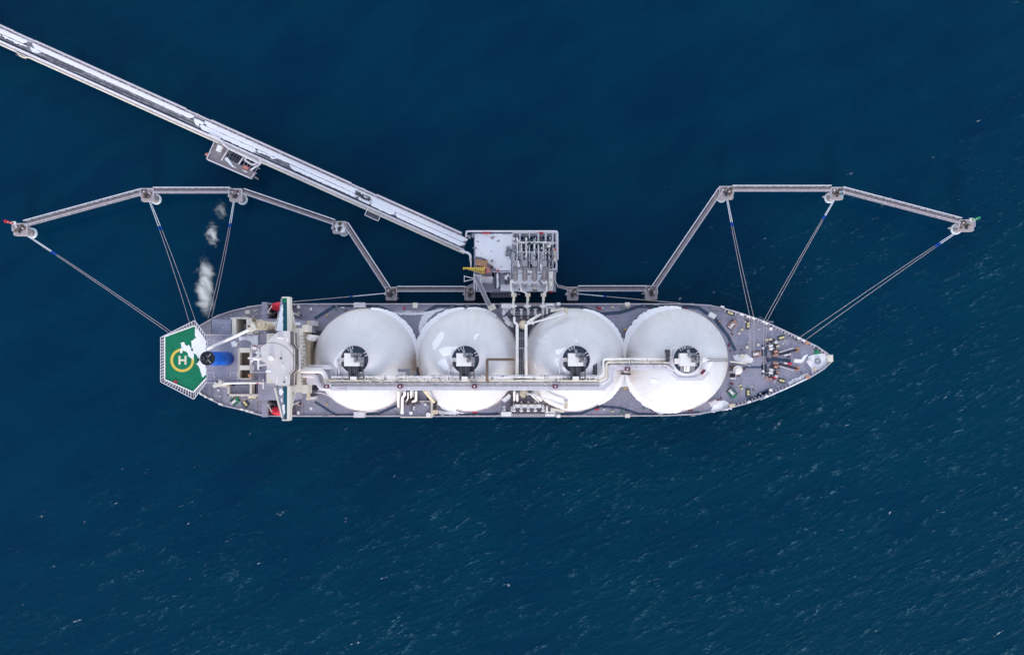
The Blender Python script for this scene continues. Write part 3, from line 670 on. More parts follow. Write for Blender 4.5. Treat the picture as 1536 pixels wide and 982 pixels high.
for x0,y0,x1,y1,h in ((376.4,518,377,558,1),(376.4,517.6,400,518.2,1),(376.4,558,400,558.6,1),(378,520,384,524,1.6),(379,548,380,556,1)): g.pbox(x0,y0,x1,y1,36,36+h)
g.done('aft_house_coaming', 'white', ad)
g = G(); 
for x,y in ((380,520.4),(382.4,518),(385,574)): g.pbox(x,y,x+1.6,y+1.8,36,37)
split(g, 'fire_box', 'red', ad)
# engine casing
zc = 28.0
g = G(); g.pbox(309.5,501.6,400,574,15,zc); cas = g.done('engine_casing', 'deck2', ship)
g = G()
for x0,y0,x1,y1 in ((309.5,501.2,400,501.9),(309.5,573.6,400,574.3)): g.pbox(x0,y0,x1,y1,zc,zc+.9)
for cx_, cy_ in ((316.3,514),(316.3,563),(350.5,563)):
    for a in range(4):
        dx, dy = ((0,-5),(5,0),(0,5),(-5,0))[a]; w, h = (10,.6) if dx == 0 else (.6,10)
        g.pbox(cx_+dx-w/2, cy_+dy-h/2, cx_+dx+w/2, cy_+dy+h/2, zc, zc+.15)
g.pbox(356,523,356.7,573,zc,zc+.4); g.pbox(396,497,398,502,zc,zc+1)
g.done('casing_coaming', 'pale', cas)
g = G()
for (x0,y0,x1,y1) in ((358.4,521.6,375.4,528.6),(358.4,547.8,375.4,554.8),(358.4,567.2,376,568.4),(357.6,521.6,359,568.4),(374.4,528.6,376,547.8),(374.8,555,376,567)): g.pbox(x0,y0,x1,y1,zc,zc+4.5)
ib = g.done('intake_house', 'cream', cas)
g = G(); g.pbox(359,528.6,374.4,547.8,zc,zc+1.2); g.pbox(359,554.8,374.8,567.2,zc,zc+1.2); split(g, 'intake_hatch', 'brown', ib)
g = G(); g.pbox(372,561,376,565.4,zc+4.5,zc+5.6); g.done('intake_motor', 'orange', ib)
g = G(); g.pbox(389,502,393.4,518,zc+.02,zc+6.6); g.pbox(364,569.6,399,571.6,zc,zc+.6); g.pbox(387,558,397,572.6,zc,zc+2); split(g, 'casing_locker', 'deck', cas)
# funnel
fc = W(310.2,537.3,50)
g = G()
fz = [(29,1.0,0),(44.5,1.0,0),(49.2,.98,0)]
def fshape(sc, z):
    pts = []
    for k in range(32):
        t = 2*math.pi*k/32; x, y = 2.7*math.cos(t), 2.75*math.sin(t)
        pts.append((fc.x+x*sc+1.6*(1-sc), fc.y+y*sc, z))
    return pts
g.prism(fshape(1.04,zc), fshape(1.0,48.6), True); fn = g.done('funnel', 'blue', ship)
g = G(); g.prism(fshape(1.01,48.6), fshape(1.0,50), True); g.done('funnel_cap', 'black', fn)
g = G(); g.cyl((fc.x-1.3,fc.y), .75, 50, 51.4, 16); g.cyl((fc.x+.3,fc.y+1.0), .45, 50, 50.9, 12); g.cyl((fc.x+.3,fc.y-1.0), .45, 50, 50.9, 12); up = g.done('exhaust_pipe', 'dark', fn)
g = G(); g.cyl((fc.x-1.3,fc.y), .5, 51.38, 51.44, 16); g.done('exhaust_mouth', 'black', up)
g = G(); g.beam((fc.x+.4,fc.y+.2,50.2),(fc.x+1.6,fc.y+1.8,50.2),.35,.3); g.beam((fc.x+.4,fc.y-.2,50.2),(fc.x+1.6,fc.y-1.8,50.2),.35,.3); g.done('cap_frame', 'steel', fn)
# port after deckhouse, casing sides
g = G(); g.pbox(316.5,477.5,348,501,15,25); g.done('aft_deckhouse', 'pad', ship)
g = G(); g.ppoly([(317.5,478.4),(347,478.4),(347,500.5),(317.5,500.5)], 25, 25.12); dh = g.done('aft_deckhouse_roof', mat('patchy_metal_roof', (.30,.30,.40), .35, var=.35, scale=.12, stain=(.12,.55,(.5,.5,.6),.6)), ship)  # grey roof broken up by random paler patches
g = G(); g.pbox(348,477.5,354,501.4,15,27.5); g.pbox(369.5,478,378,501.4,15,27.5); g.pbox(378,480,391,500,15,26); g.pbox(350,475.5,372,478.4,15,26); split(g, 'side_house', 'cream', ship)
g = G(); g.pbox(354,478,369.5,501,15,17); g.done('side_well', 'pad', ship)
g = G(); g.pbox(362,489,364,497,17,19.6); g.pbox(365,486,369,493,17,18.6); g.pbox(346,476,352,479,26,27.2); g.pbox(356,476.4,362,477.6,26,27.2); split(g, 'well_vent', 'pale', ship)
g = G(); g.pbox(392.7,453,400.8,480.5,15,24); g.pbox(392.7,599.5,400.8,625.2,15,24); split(g, 'side_gangway_house', 'deck2', ship)
g = G()
for y0, y1 in ((455.4,476),(601,624)):
    for x0,x1 in ((401,402),(416.6,417.4)): g.pbox(x0,y0,x1,y1,15,23.5)
    yy = y0 if y0 < 540 else y1-.8; g.pbox(401,yy,436,yy+.8,15,23.5)
split(g, 'boat_deck_frame', 'edge', ship)
g = G(); g.pbox(402.2,456.4,416.4,476,15,18); g.done('boat_deck_well', 'dark', ship)
g = G(); 
for i in range(7): g.pbox(403+i*2,474+(i%2),404+i*2,475.6,18,19)
g.pbox(402.4,468.6,416,469.2,18,18.8); g.done('boat_deck_fittings', 'steel', ship)
# starboard low wall with cream outline
g = G(); g.pbox(343,577,386,592.6,15,20); sb = g.done('store_house', 'deck', ship)
g = G()
for x0,y0,x1,y1 in ((328,578,343,580.2),(341.6,578,343.8,593.6),(341.6,591,387,593.8),(374.4,575,378,592),(321,575,329,579),(342,573.4,375,574.6)): g.pbox(x0,y0,x1,y1,15,22)
g.done('store_house_rim', 'cream', sb)
g = G(); g.pbox(378,575,382,592,20,20.8); g.pbox(372,593.9,384,597.2,15,19); g.done('store_rack', 'beige', sb)
g = G(); g.pbox(382.2,576,383.2,588,20,20.9); g.done('store_door', 'black', sb)
g = G(); g.pcyl(349.4,577.2,.4,20,21.2,seg=10); g.done('store_vent', 'black', sb)
# cranes at the stern
cp = W(389,487,41)
g = G(); g.cyl(cp, 1.9, 15, 39.4, 24); g.cyl(cp, 2.15, 39.4, 41, 24); g.cyl(cp, .9, 41, 41.6, 16); sc = g.done('stern_crane', 'beige', ship)
g = G(); e = W(311,523.5,36); g.tube([(cp.x-1.2,cp.y-.6,41.6), (cp.x-7,cp.y-3.4,41), tuple(e)], [.85]*5+[.45]*1 if False else .6, 10); g.done('crane_boom', 'white', sc)
g = G(); g.obox((cp.x-2.6,cp.y-1.0), 3, 2.6, 25, 40.2, 42.6); g.done('crane_head', 'cream', sc)
g = G(); g.obox((cp.x-1.9,cp.y+1.7), .8, .9, 25, 41, 43); g.obox((cp.x-3.6,cp.y-.7), .8, .8, 25, 42.6, 43.2); g.done('crane_motor', 'brown', sc)
g = G(); p = W(329,574.6,32); g.cyl(p, 1.0, 15, 31, 16); g.obox(p, 2.8, 2, 20, 31, 33); g.obox((p.x-1.4,p.y-.8), 3, 1.2, 20, 29.8, 31.6); pc = g.done('provision_crane', 'cream', ship)
g = G(); e = W(397,573.6,31); g.tube([(p.x+1,p.y,32.4), tuple(e)], .42, 10); g.pbeam((395,568.6,31),(395,583.4,31),.45,.45); g.done('crane_boom', 'white', pc)
g = G(); g.cyl((p.x-.4,p.y+.6), .35, 33, 34, 10); g.done('crane_lamp', 'black', pc)
# helideck
zh = 27.5
HP = [(247,504.5),(292,488.2),(310,513),(310,566.5),(290,588),(247,569)]
HO = [(241,506),(292,480.6),(309.6,504),(309.6,573),(290.6,598.4),(241,572.4)]
g = G(); g.ppoly(HP, zh-.5, zh); hd = g.done('helideck', 'green', ship)
g = G()
for i in range(len(HP)):
    if i == 2: continue
    a, b = HP[i], HP[(i+1) % len(HP)]; g.pbeam((*a,zh+.1),(*b,zh+.1),.5,.4)
g.done('helideck_rim', 'white', hd)
g = G(); net = G()
for i in (0,1,3,4,5):
    j = (i+1) % 6; a, b, c, d = map(Vector, (HO[i], HO[j], HP[j], HP[i]))
    g.pbeam((*a,zh+.1),(*b,zh+.1),.28,.22); n_ = max(2, int((b-a).length/4.4))
    for k in range(n_+1):
        t = k/n_; p, q = a.lerp(b,t), d.lerp(c,t); g.pbeam((*p,zh+.1),(*q,zh),.26,.2)
    m1, m2 = a.lerp(d,.5), b.lerp(c,.5); g.pbeam((*m1,zh+.06),(*m2,zh+.06),.1,.1)
    w = [W(v.x,v.y,zh-.1) for v in (a+(d-a)*.08, b+(c-b)*.08, c+(b-c)*.05, d+(a-d)*.05)]
    nn = 1; net.prism([v-Vector((0,0,.04)) for v in reversed(w)], [v for v in reversed(w)])
net.done('safety_net', mat('net_mesh', (.055,.05,.065), .9, var=.4, scale=2.0), hd); g.done('net_frame', 'rail', hd)
hc = W(273.4,540,zh)
def flatring(g, c, r0, r1, z0, z1, seg=48):
    for a in range(seg):
        t0, t1 = 2*math.pi*a/seg, 2*math.pi*(a+1)/seg
        q = [(c[0]+r*math.cos(t), c[1]+r*math.sin(t)) for r, t in ((r0,t0),(r1,t0),(r1,t1),(r0,t1))]
        g.prism([(x,y,z0) for x,y in q], [(x,y,z1) for x,y in q])
g = G(); flatring(g, hc, 3.9, 4.95, zh+.002, zh+.012); g.done('landing_circle', 'yellow', hd)
g = G(); hx, hy = hc.x+.1, hc.y
for x in (-1.25, 1.25): g.box(hx+x-.42, hy-1.85, hx+x+.42, hy+1.85, zh+.004, zh+.016)
g.box(hx-.83, hy-.4, hx+.83, hy+.4, zh+.004, zh+.016); g.done('landing_letter', mat('marking_cream', (.72,.62,.48), .7), hd)
g = G(); g.pobox(263,572.2,4.4,3,-25,zh+.05,zh+.4); g.done('foam_monitor', 'red', hd)
g = G(); g.pcyl(296.4,540,.4,zh,zh+.9,seg=10); g.done('deck_light', 'black', hd)
g = G()
for x, y in ((262,512),(262,566),(292,500),(292,580),(300,520),(300,558)): 
    q = W(x,y,zh); r_ = W(max(292,x),(y+540)/2,15); g.beam(q-Vector((0,0,.5)), (r_.x,r_.y,15), .5, .5)
split(g, 'helideck_strut', 'steel', hd)

# ---- deck gear
def winch(px, py, ang, mt, z=ZD, sc=1.0):
    g = G(); g.pobox(px,py,15*sc,11*sc,ang,z,z+.08); w = g.done('winch', 'pad', ship)
    c = W(px,py,z); ca, sa = math.cos(R(ang)), math.sin(R(ang))
    def T(u,v,zz): return (c.x+ca*u-sa*v, c.y+sa*u+ca*v, z+zz)
    g = G(); g.tube([T(-1.5*sc,0,.9),T(.9*sc,0,.9)], .62*sc, 12); g.tube([T(-1.7*sc,0,.9),T(-1.45*sc,0,.9)], .95*sc, 12); g.tube([T(.75*sc,0,.9),T(.95*sc,0,.9)], .95*sc, 12); g.done('drum', 'pale', w)
    g = G()
    for u,v,lx,ly,h in ((1.7,.1,.9,1.4,1.5),(-.4,1.1,2.6,.4,.7),(-.4,-1.1,2.4,.35,.6),(1.5,-1.2,.8,.7,1.0)):
        x,y,_ = T(u*sc,v*sc,0); g.obox((x,y), lx*sc, ly*sc, ang, z+.08, z+h)
    g.tube([T(-.3,.0,.9),T(-.3,1.2,.8)], .2, 8); g.done('winch_gear', mt, w)
    return w
winch(1097.5,487.2,48,'redlead'); winch(1097.5,588.6,-48,'green2'); winch(352.5,601.2,38,'green2',sc=.95)
winch(1134,530.5,8,'redlead',sc=.85)
# windlasses with chain
for s in (1,-1):
    def Yb(y): return y if s > 0 else 2*538.6-y
    g = G(); g.pobox(1160,Yb(521.6),14,26,s*22,ZD,ZD+.1); wl = g.done('windlass', 'pad', ship)
    g = G()
    for (x,y,l) in ((1153,519,6),(1154,523.4,5),(1162,513.6,4)): g.tube([W(x,Yb(y),ZD+1.2), W(x+l,Yb(y-1.2),ZD+1.2)], .58, 12)
    g.done('drum', 'pale', wl)
    g = G(); random.seed(21)
    for i in range(16):
        x, y = random.uniform(1150,1170), random.uniform(510,531); g.pobox(x,Yb(y),random.uniform(1.6,4),random.uniform(1.2,3),s*20,ZD+.1,ZD+random.uniform(.7,1.9))
    split(g, 'windlass_gear', 'steel', wl)
    g = G(); 
    for (x,y) in ((1150.5,509.6),(1156,509),(1166,514),(1167,519)): g.pobox(x,Yb(y),4.5,3,s*10,ZD+.1,ZD+1.2)
    g.done('windlass_motor', 'beige' if s>0 else 'redlead', wl)
    g = G(); g.pobox(1164,Yb(532.3),8,3,s*10,ZD+.1,ZD+1.1); g.pobox(1164.4,Yb(527),5,4,s*20,ZD+.1,ZD+1.4); g.done('gear_case', 'redlead', wl)
    a, b = W(1164,Yb(533),ZD+.5), W(1195,Yb(524.6),ZD+.45)
    g = G(); nlk = 34
    for i in range(nlk):
        p = a.lerp(b,(i+.5)/nlk); d = (b-a).normalized(); g.beam(p-d*.3, p+d*.3, .55 if i%2 else .25, .25 if i%2 else .55)
    g.done('anchor_chain', 'black', wl)
    a2, b2 = W(1168,Yb(528.5),ZD+.6), W(1190,Yb(521.6),ZD+.6); g = G(); g.beam(a2,b2,.35,.4); g.pbeam((1176,Yb(533),ZD+.6),(1186,Yb(531),ZD+.6),.8,.8); g.done('chain_stopper', 'pale', wl)
    g = G(); flatring(g, W(1195.4,Yb(524.4),ZD), .45, .95, ZD, ZD+.5, 20); g.done('hawse_ring', 'orange', wl)
# bollards on dark pads
for (x,y,ang,w,h) in ((1095,469.4,-25,11,6),(1121.7,487.2,88,14,7.5),(1121.7,588.8,92,14,7.5),(1171.8,506.4,15,12,7),(1172.2,570.6,-15,12,7),(368.6,605,-48,11,10)):
    g = G(); g.pobox(x,y,w,h,ang,ZD,ZD+.1); bo = g.done('bollard_pad', 'pad' if ang != 15 else 'pad', ship)
    g = G(); c = W(x,y,ZD); ca, sa = math.cos(R(ang)), math.sin(R(ang)); g.obox(c, 2.0, .8, ang, ZD+.1, ZD+.4)
    for u in (-.65,.65): g.cyl((c.x+ca*u,c.y+sa*u), .42, ZD+.1, ZD+1.2, 12)
    g.done('bollard', 'byellow', bo)
# vents, lockers, fairleads
for (x,y,r,h) in ((1107,555,1.95,2.4),(1156.5,492.9,.7,1.2),(1156.5,584.6,.7,1.2),(1214.8,540.8,.85,1.1),(463.8,506,1.3,20)):
    g = G(); g.pcyl(x,y,r,ZD,ZD+h,seg=20); c = W(x,y,ZD+h); g.cyl(c, r*.8, ZD+h, ZD+h+.3, 20, r*.45); g.done('vent_cowl', 'white' if h != 1.1 else 'pale', ship)
for (x,y,w,h,a,mt,hh) in ((1069,473,10,7,-28,'white',2.2),(1070.5,604.4,10,7,26,'pale',2.2),(1197.5,541,12,5.4,-3,'white',1.6),(1226.2,527.8,6,6,10,'green2',1.6),(1246,537.2,7.5,10.5,4,'cream',2.2),(1099.5,562.5,8,12,0,'pale',2.6),(371,468,6,5.6,0,'cream',1.6),(1098,608,8,5,12,'beige',1.4),(1223,553,4,4,-30,'beige',1.2),(464,484,9,7,0,'pale',10),(464,597,10,4,0,'white',8),(327,585,2.4,2.4,0,'white',1.2)):
    g = G(); g.pobox(x,y,w,h,a,ZD,ZD+hh); lk = g.done('deck_locker', mt, ship)
    k = m_px(ZD+hh); g = G(); g.obox(W(x,y,ZD+hh), w*k*.8, h*k*.75, a, ZD+hh, ZD+hh+.12); g.done('locker_lid', mt, lk)
g = G(); g.pbox(1095,560,1103,566,ZD+2.72,ZD+3.4); g.done('locker_motor', 'black', ship)
g = G(); flatring(g, W(1226,541.6,ZD), .8, 1.3, ZD, ZD+.7, 24); g.done('hawse_cover', 'steel', ship)
g = G()
for (x,y,a) in ((1113,471.4,-20),(1123,474.8,-20),(1130.4,477,-20),(1146,482.4,-24),(1150,484.6,-24),(1199,507,-26),(1206,510.4,-26),(300,590,-40),(307,594.4,-35),(316,598.6,-25),(330,606,-18),(362,614,-12),(370,616,-12),(377,618,-12),(1124,602.6,20),(1150,594,22),(1084,460,-12)):
    g.pobox(x,y,5,2.6,a,ZD+.45,ZD+1.5)
split(g, 'fairlead', 'white', ship)
g = G(); 
for (x,y) in ((1212,514),(1212,565.4)): g.pcyl(x,y,.7,ZD+.6,ZD+2,seg=12)
split(g, 'bow_roller', 'orange', ship)
g = G(); g.pbox(1152,481.6,1160,483.6,ZD,ZD+.6) ; stripe(g, [(1181,505),(1204,516)], 1.6, ZD+.1, ZD+.5); stripe(g, [(1186,503.6),(1206,512)], .8, ZD+.1, ZD+.5)
for i in range(5): g.pbeam((1184+i*4.4,504+i*2,ZD+.5),(1182+i*4.4,508+i*2,ZD+.5),.2,.3)
stripe(g, [(1066,461.4),(1084,465)], 3, ZD, ZD+.9); split(g, 'bow_frames', 'steel', ship)
g = G(); p = W(1117,541,ZD); g.pbeam((1095,542,ZD+9),(1118,545,ZD+1.2),.5,.5); g.pbeam((1110,545.6,ZD+1),(1126,541,ZD+1),.4,.4); g.cyl(W(1120,533,20), .6, ZD, 20, 12); g.pbox(1111,531,1116,535,ZD,ZD+2.4); g.done('foremast_base', 'cream', ship)
g = G(); g.pbox(1096,548,1106,551,ZD,ZD+1.6); g.pbox(1108,561,1110,565,ZD,ZD+1.2); g.pbox(1095,574,1100,577,ZD,ZD+1.0); split(g, 'dark_locker', 'brown', ship)
# small coloured fittings along both rails
random.seed(31); fit = {'maroon':G(),'byellow':G(),'green2':G(),'white':G(),'red':G()}
FIT = [(899,462.4,'red',5,2.6),(904,462,'white',2,1.4),(919,460.6,'byellow',4,1.6),(933,461.8,'green2',2.4,2.4),(942,461,'byellow',4,1.6),(950,461.4,'maroon',2,2),(896,460.6,'maroon',2,2),(975,461,'maroon',2.4,1.6),(980,460.6,'green2',1.6,2),(1001,462,'maroon',3,2),(1030,461.4,'maroon',4,2),(1072,474,'maroon',2,1.4),
 (520,466.5,'maroon',5,2.6),(579,468,'maroon',5,2.6),(503,463.6,'green2',3,2),(514,461,'white',4,1.4),(490,472.5,'yellow',2,2),(490,606,'yellow',2,2),(938,494,'yellow',3,1.6),(938,582,'yellow',5,2),(451,473,'maroon',2,2),(450,605.6,'maroon',2.4,2.4),(466,463.4,'white',2.4,4),(466,612.6,'white',2.4,4),
 (712,617,'red',6,4),(896,613.6,'red',6,2),(906,614,'white',3,1.4),(919,617,'byellow',4,1.4),(933,617.6,'green2',3,2),(966,613,'green2',2,2),(978,615.5,'maroon',2,2),(982,616,'red',1.6,2),(1036,615,'maroon',7,2.6),(1008,616.5,'maroon',2,2),(1080,481.6,'redlead',4,2),(1082,597,'maroon',2,2),(1078,600,'maroon',2,2),(1099,501,'maroon',2.4,2),(1113,494,'byellow',3,2.4),(1109,500,'cream',2.6,2.4),(1113,583,'byellow',3,2),(1111,578,'byellow',3,2),(1121,520.6,'cream',3,3.6),(1137.6,517,'cream',3,3.6),(1145,522,'white',3,3),(1145,556.6,'white',3,3),(1117,553,'maroon',2.4,3),(1098,575,'maroon',3,2.4),(1152,537,'maroon',3,2),(1184,535,'maroon',3,2),(1185,545.6,'red',6,3),(1163,566,'red',5,3.4),(447,460,'white',3,5),(447,619,'white',3,5),(1094,517,'maroon',2,5),(1096,526,'maroon',2,2),(606,462,'red',3,2),(760,470,'beige',5,6)]
for x,y,c,w,h in FIT:
    g = fit.setdefault(c, G()); g.pbox(x-w/2,y-h/2,x+w/2,y+h/2,ZD+.06,ZD+random.uniform(.9,1.6))
for c, g in fit.items(): split(g, 'deck_fitting', c, ship)
g = G(); random.seed(41)
for i in range(85):                                 # scattered valves, pipes and steps along the sides
    s = random.choice((455.6,621)); x = random.uniform(450,1060)
    if 750 < x < 842 or (595 < x < 650 and s > 600): continue
    y = s + random.uniform(.8,3.2); l = random.choice((1,1.4,2,5,9)); g.pbox(x,y,x+l,y+random.uniform(.4,1.0),ZD+.06,ZD+random.uniform(.4,1.1))
split(g, 'deck_pipe', 'edge', ship)
g = G()
for x in (450,452): pass
for x0,y0,x1,y1 in ((452.6,456,453,476),(455.5,604,455.9,624),(386,600,386.5,624)): g.pbox(x0,y0,x1,y1,ZD,ZD+.03)
split(g, 'red_deck_line', 'maroon', ship)
g = G()
for s in (1,-1):
    ys = [465.8,467.8] if s > 0 else [612,614]
    for y in ys: g.ptube([(592,y,ZD+.5),(636,y,ZD+.5)], .12, seg=5)
g.ptube([(470,588,18),(485,589,17),(505,600,16.5),(540,617.6,16.5),(565,616,16.5)], .28, bend=2)
g.ptube([(471,482,18),(466,500,18),(464,545,18)], .3, bend=2)
split(g, 'deck_pipe', 'pale', ship)

random.seed(77); cl = {'armsteel':G(),'white':G(),'brown':G(),'creampipe':G()}
for i in range(64):
    x = random.uniform(1100,1215); yy = random.uniform(-1,1)*(72-(x-1100)*.42); y = 540+yy
    if 1146 < x < 1200 and abs(yy) < 22: continue
    w, h = random.uniform(.8,2.6), random.uniform(.6,1.8); cl[random.choice(list(cl))].pbox(x,y,x+w,y+h,ZD+.02,ZD+random.uniform(.15,.9))
for c, g in cl.items(): split(g, 'deck_pad_eye', c, ship)
random.seed(78); g = G()
for i in range(40):
    x = random.uniform(320,392); y = random.choice((random.uniform(596,606),random.uniform(462,472))); lim = 14*(392-x)/72
    if y > 540: y -= lim*.6
    else: y += lim
    g.pbox(x,y,x+random.uniform(.8,3),y+random.uniform(.6,1.6),ZD+.02,ZD+random.uniform(.2,1.0))
split(g, 'mooring_fitting', 'creampipe', ship)
random.seed(79); g = G()
for i in range(46):
    x = random.uniform(312,440); y = random.choice((random.uniform(502,516),random.uniform(562,572)))
    g.pbox(x,y,x+random.uniform(.6,2.4),y+random.uniform(.5,1.4),27,28+random.uniform(.2,.9))
split(g, 'casing_vent', 'pale', cas)
# ---- snow lying on the ship
g = G()
SN = [([(292,492),(303,503),(309,514),(309,563),(303,566),(299,552),(294,545),(300,538),(291,530),(287,520),(288,512),(294,506)],zh,1.2),
      ([(271,514),(276,513),(279,519),(285,518),(287,525),(291,531),(291,540),(287,538),(283,534),(279,527),(274,524)],zh,1.3),([(270,522),(274,521),(273,529),(270,530)],zh,.8),
      ([(346,513),(352,511),(356,514),(354,520),(348,520)],zc,.6),([(358,505),(371,503.6),(376,503),(387,502.4),(387,517),(379,517),(374,511),(366,510),(359,511)],zc,.8),
      ([(421.5,458),(424.2,456),(424.6,496),(414.5,496.5),(416.5,484),(419.4,472)],zw+.02,.5),([(402,483),(416,482),(414,492),(412,489),(402,487)],28,.4),([(442,483.4),(452,484),(451,487.6),(442,487)],31,.5),
      ([(419.4,583),(423,582),(425,588),(422,593),(419,590)],zw+.05,.5),([(421,598),(424,596),(423,604)],zw+.05,.4),([(423,608),(427,606),(427.4,619),(425,624)],zw+.05,.4),
      ([(398,555.6),(406,554.6),(406,558),(399,558.4)],zr+.0,.4),([(391,521),(395,523),(396,532),(392,531)],36,.4),
      ([(1210,541),(1214,534),(1222,531.6),(1236,528.6),(1241,532),(1239,540),(1242,544),(1236,551),(1222,558),(1218,560),(1217,552)],ZD,.6),
      ([(1100,533),(1110,531),(1122,533),(1131,538),(1127,543),(1116,545),(1102,541)],ZD,.9),([(1205,534),(1212,530.6),(1208,538),(1205,542),(1200,543)],ZD,.5),
      ([(1140,600),(1160,590.4),(1190,577),(1214,564.6),(1213,566.6),(1190,578.8),(1160,592),(1141,600)],ZD+1.3,.3),([(1182,573),(1206,561),(1212,559),(1214,563),(1186,577)],ZD,1.0),
      ([(588,467),(598,472),(640,472.4),(640,467),(627,468.4),(612,466),(600,468)],ZD+.06,.6),
      ([(632,475),(640,467.6),(660,463),(672,462.4),(655,468),(643,478),(634,492),(629,503),(628,490)],ZD,.6),
      ([(943,585),(950,580),(970,602),(1000,620),(990,621),(968,609)],ZD,.6),([(934,505),(937,509),(943,507),(947,500),(949,503),(945,519),(940,519),(933,509)],ZD+.06,.5),
      ([(930,571),(940,562),(948,571),(956,586),(944,580),(930,580)],ZD+2,.6),
      ([(656,604),(665,607),(690,618),(700,620),(680,620),(662,612)],ZD+.5,.6),([(655,614),(680,619),(690,622),(660,621)],ZD+.06,.8),
      ([(756,457),(765,455.6),(766,463),(759,470),(755,474),(753,470),(756,464)],19.9,.5),([(752,476),(760,474),(770,486),(770,491),(764,489)],19.5,.5),
      ([(818,455),(832,455),(830,458),(820,459)],20.4,.3),([(758,618),(767,617),(767,623),(758,623)],19.2,.4),([(752,599),(763,592),(766,597),(757,604)],19.5,.6),
      ([(770,604.6),(812,604.6),(812,611),(770,611)],20.1,.5),([(1074,600),(1090,601),(1098,613),(1080,616),(1065,618)],ZD,1.2)]
for i, (p, z, a) in enumerate(SN): snow(g, p, z+.02, .16, a, 2.2, i)
for ti, (tk, c) in enumerate(tank_parts):             # rims of snow round the foot of the domes
    for a0, a1, wmax in {0:((0,84,2.2),),1:((96,188,3.0),(58,92,.9),(205,255,2.2)),2:((0,78,1.8),(300,355,2.4)),3:((84,180,3.4),(185,275,2.6))}[ti]:
        n = int((a1-a0)/2); rn = random.Random(ti*7+a0); inner, outer = [], []
        for k in range(n+1):
            t = R(a0+(a1-a0)*k/n); w = .62*wmax*(.15+.85*math.sin(math.pi*k/n))*rn.uniform(.75,1.15)
            inner.append((c[0]+(RT+.2)*math.cos(t), c[1]+(RT+.2)*math.sin(t))); outer.append((c[0]+(RT+.95+w)*math.cos(t), c[1]+(RT+.95+w)*math.sin(t)))
        for k in range(n):
            q = [inner[k], outer[k], outer[k+1], inner[k+1]]
            z0 = ZE-1.0; g.prism([(x,y,z0-.6) for x,y in q], [(x,y,z0+(.5 if j in (0,3) else -.1)) for j,(x,y) in enumerate(q)])
def dome_snow(g, c, pts, zref, seed):                 # patch that follows the curve of a dome
    pts = jag(pts, .5, 2.0, seed); n = len(pts)
    ctr = (sum(p[0] for p in pts)/n, sum(p[1] for p in pts)/n)
    def proj(px, py, lift):
        z = zref
        for _ in range(6):
            p = W(px, py, z); d2 = (p.x-c[0])**2+(p.y-c[1])**2; z = ZE+math.sqrt(max(0, (RT+lift)**2-d2))
        p.z = z; return p
    prev = None; rr = [1.0,.92,.7,.35]
    for k, f in enumerate(rr):
        ring = [g.bm.verts.new(proj(ctr[0]+(x-ctr[0])*f, ctr[1]+(y-ctr[1])*f, -.05 if k == 0 else .1)) for x, y in pts]
        if prev:
            for i in range(n): fa = g.bm.faces.new((prev[i], prev[(i+1)%n], ring[(i+1)%n], ring[i])); fa.smooth = True
        prev = ring
    g.bm.faces.new(prev)
DS = [(1,[(655,503),(662,496),(667,499),(666,507),(660,516),(653,525),(649,524),(648,515)]),(1,[(712,503),(717,499),(719,502),(715,506),(713,511),(710,509)]),(1,[(656,524),(668,520),(684,519),(692,521),(681,525),(676,532),(664,534),(660,528)]),(1,[(655,544),(663,537),(670,538),(674,550),(680,558),(668,556)]),
      (0,[(502,538),(508,528),(518,521),(512,530),(506,540),(506,552),(503,552),(500,545)]),(2,[(832,525),(850,520),(846,528),(836,532)]),(2,[(831,538),(838,535),(846,548),(852,560),(838,552)]),(2,[(862,512),(865,508),(867,513),(864,515)]),(2,[(801.6,543),(803.6,544),(805,552),(802,552)]),
      (3,[(975,569),(982,567),(990,573),(984,575),(977,574)]),(2,[(815,508),(822,498),(819,506)]),(3,[(1060,543),(1072,538),(1064,553),(1056,562),(1052,558)])]
for i, (ti, p) in enumerate(DS): dome_snow(g, tank_parts[ti][1], p, ZE+RT*.8, 50+i)
g.done('snow', 'snow', None, kind='stuff', label='thin white snow patches lying on the ship decks and tank domes', category='snow')

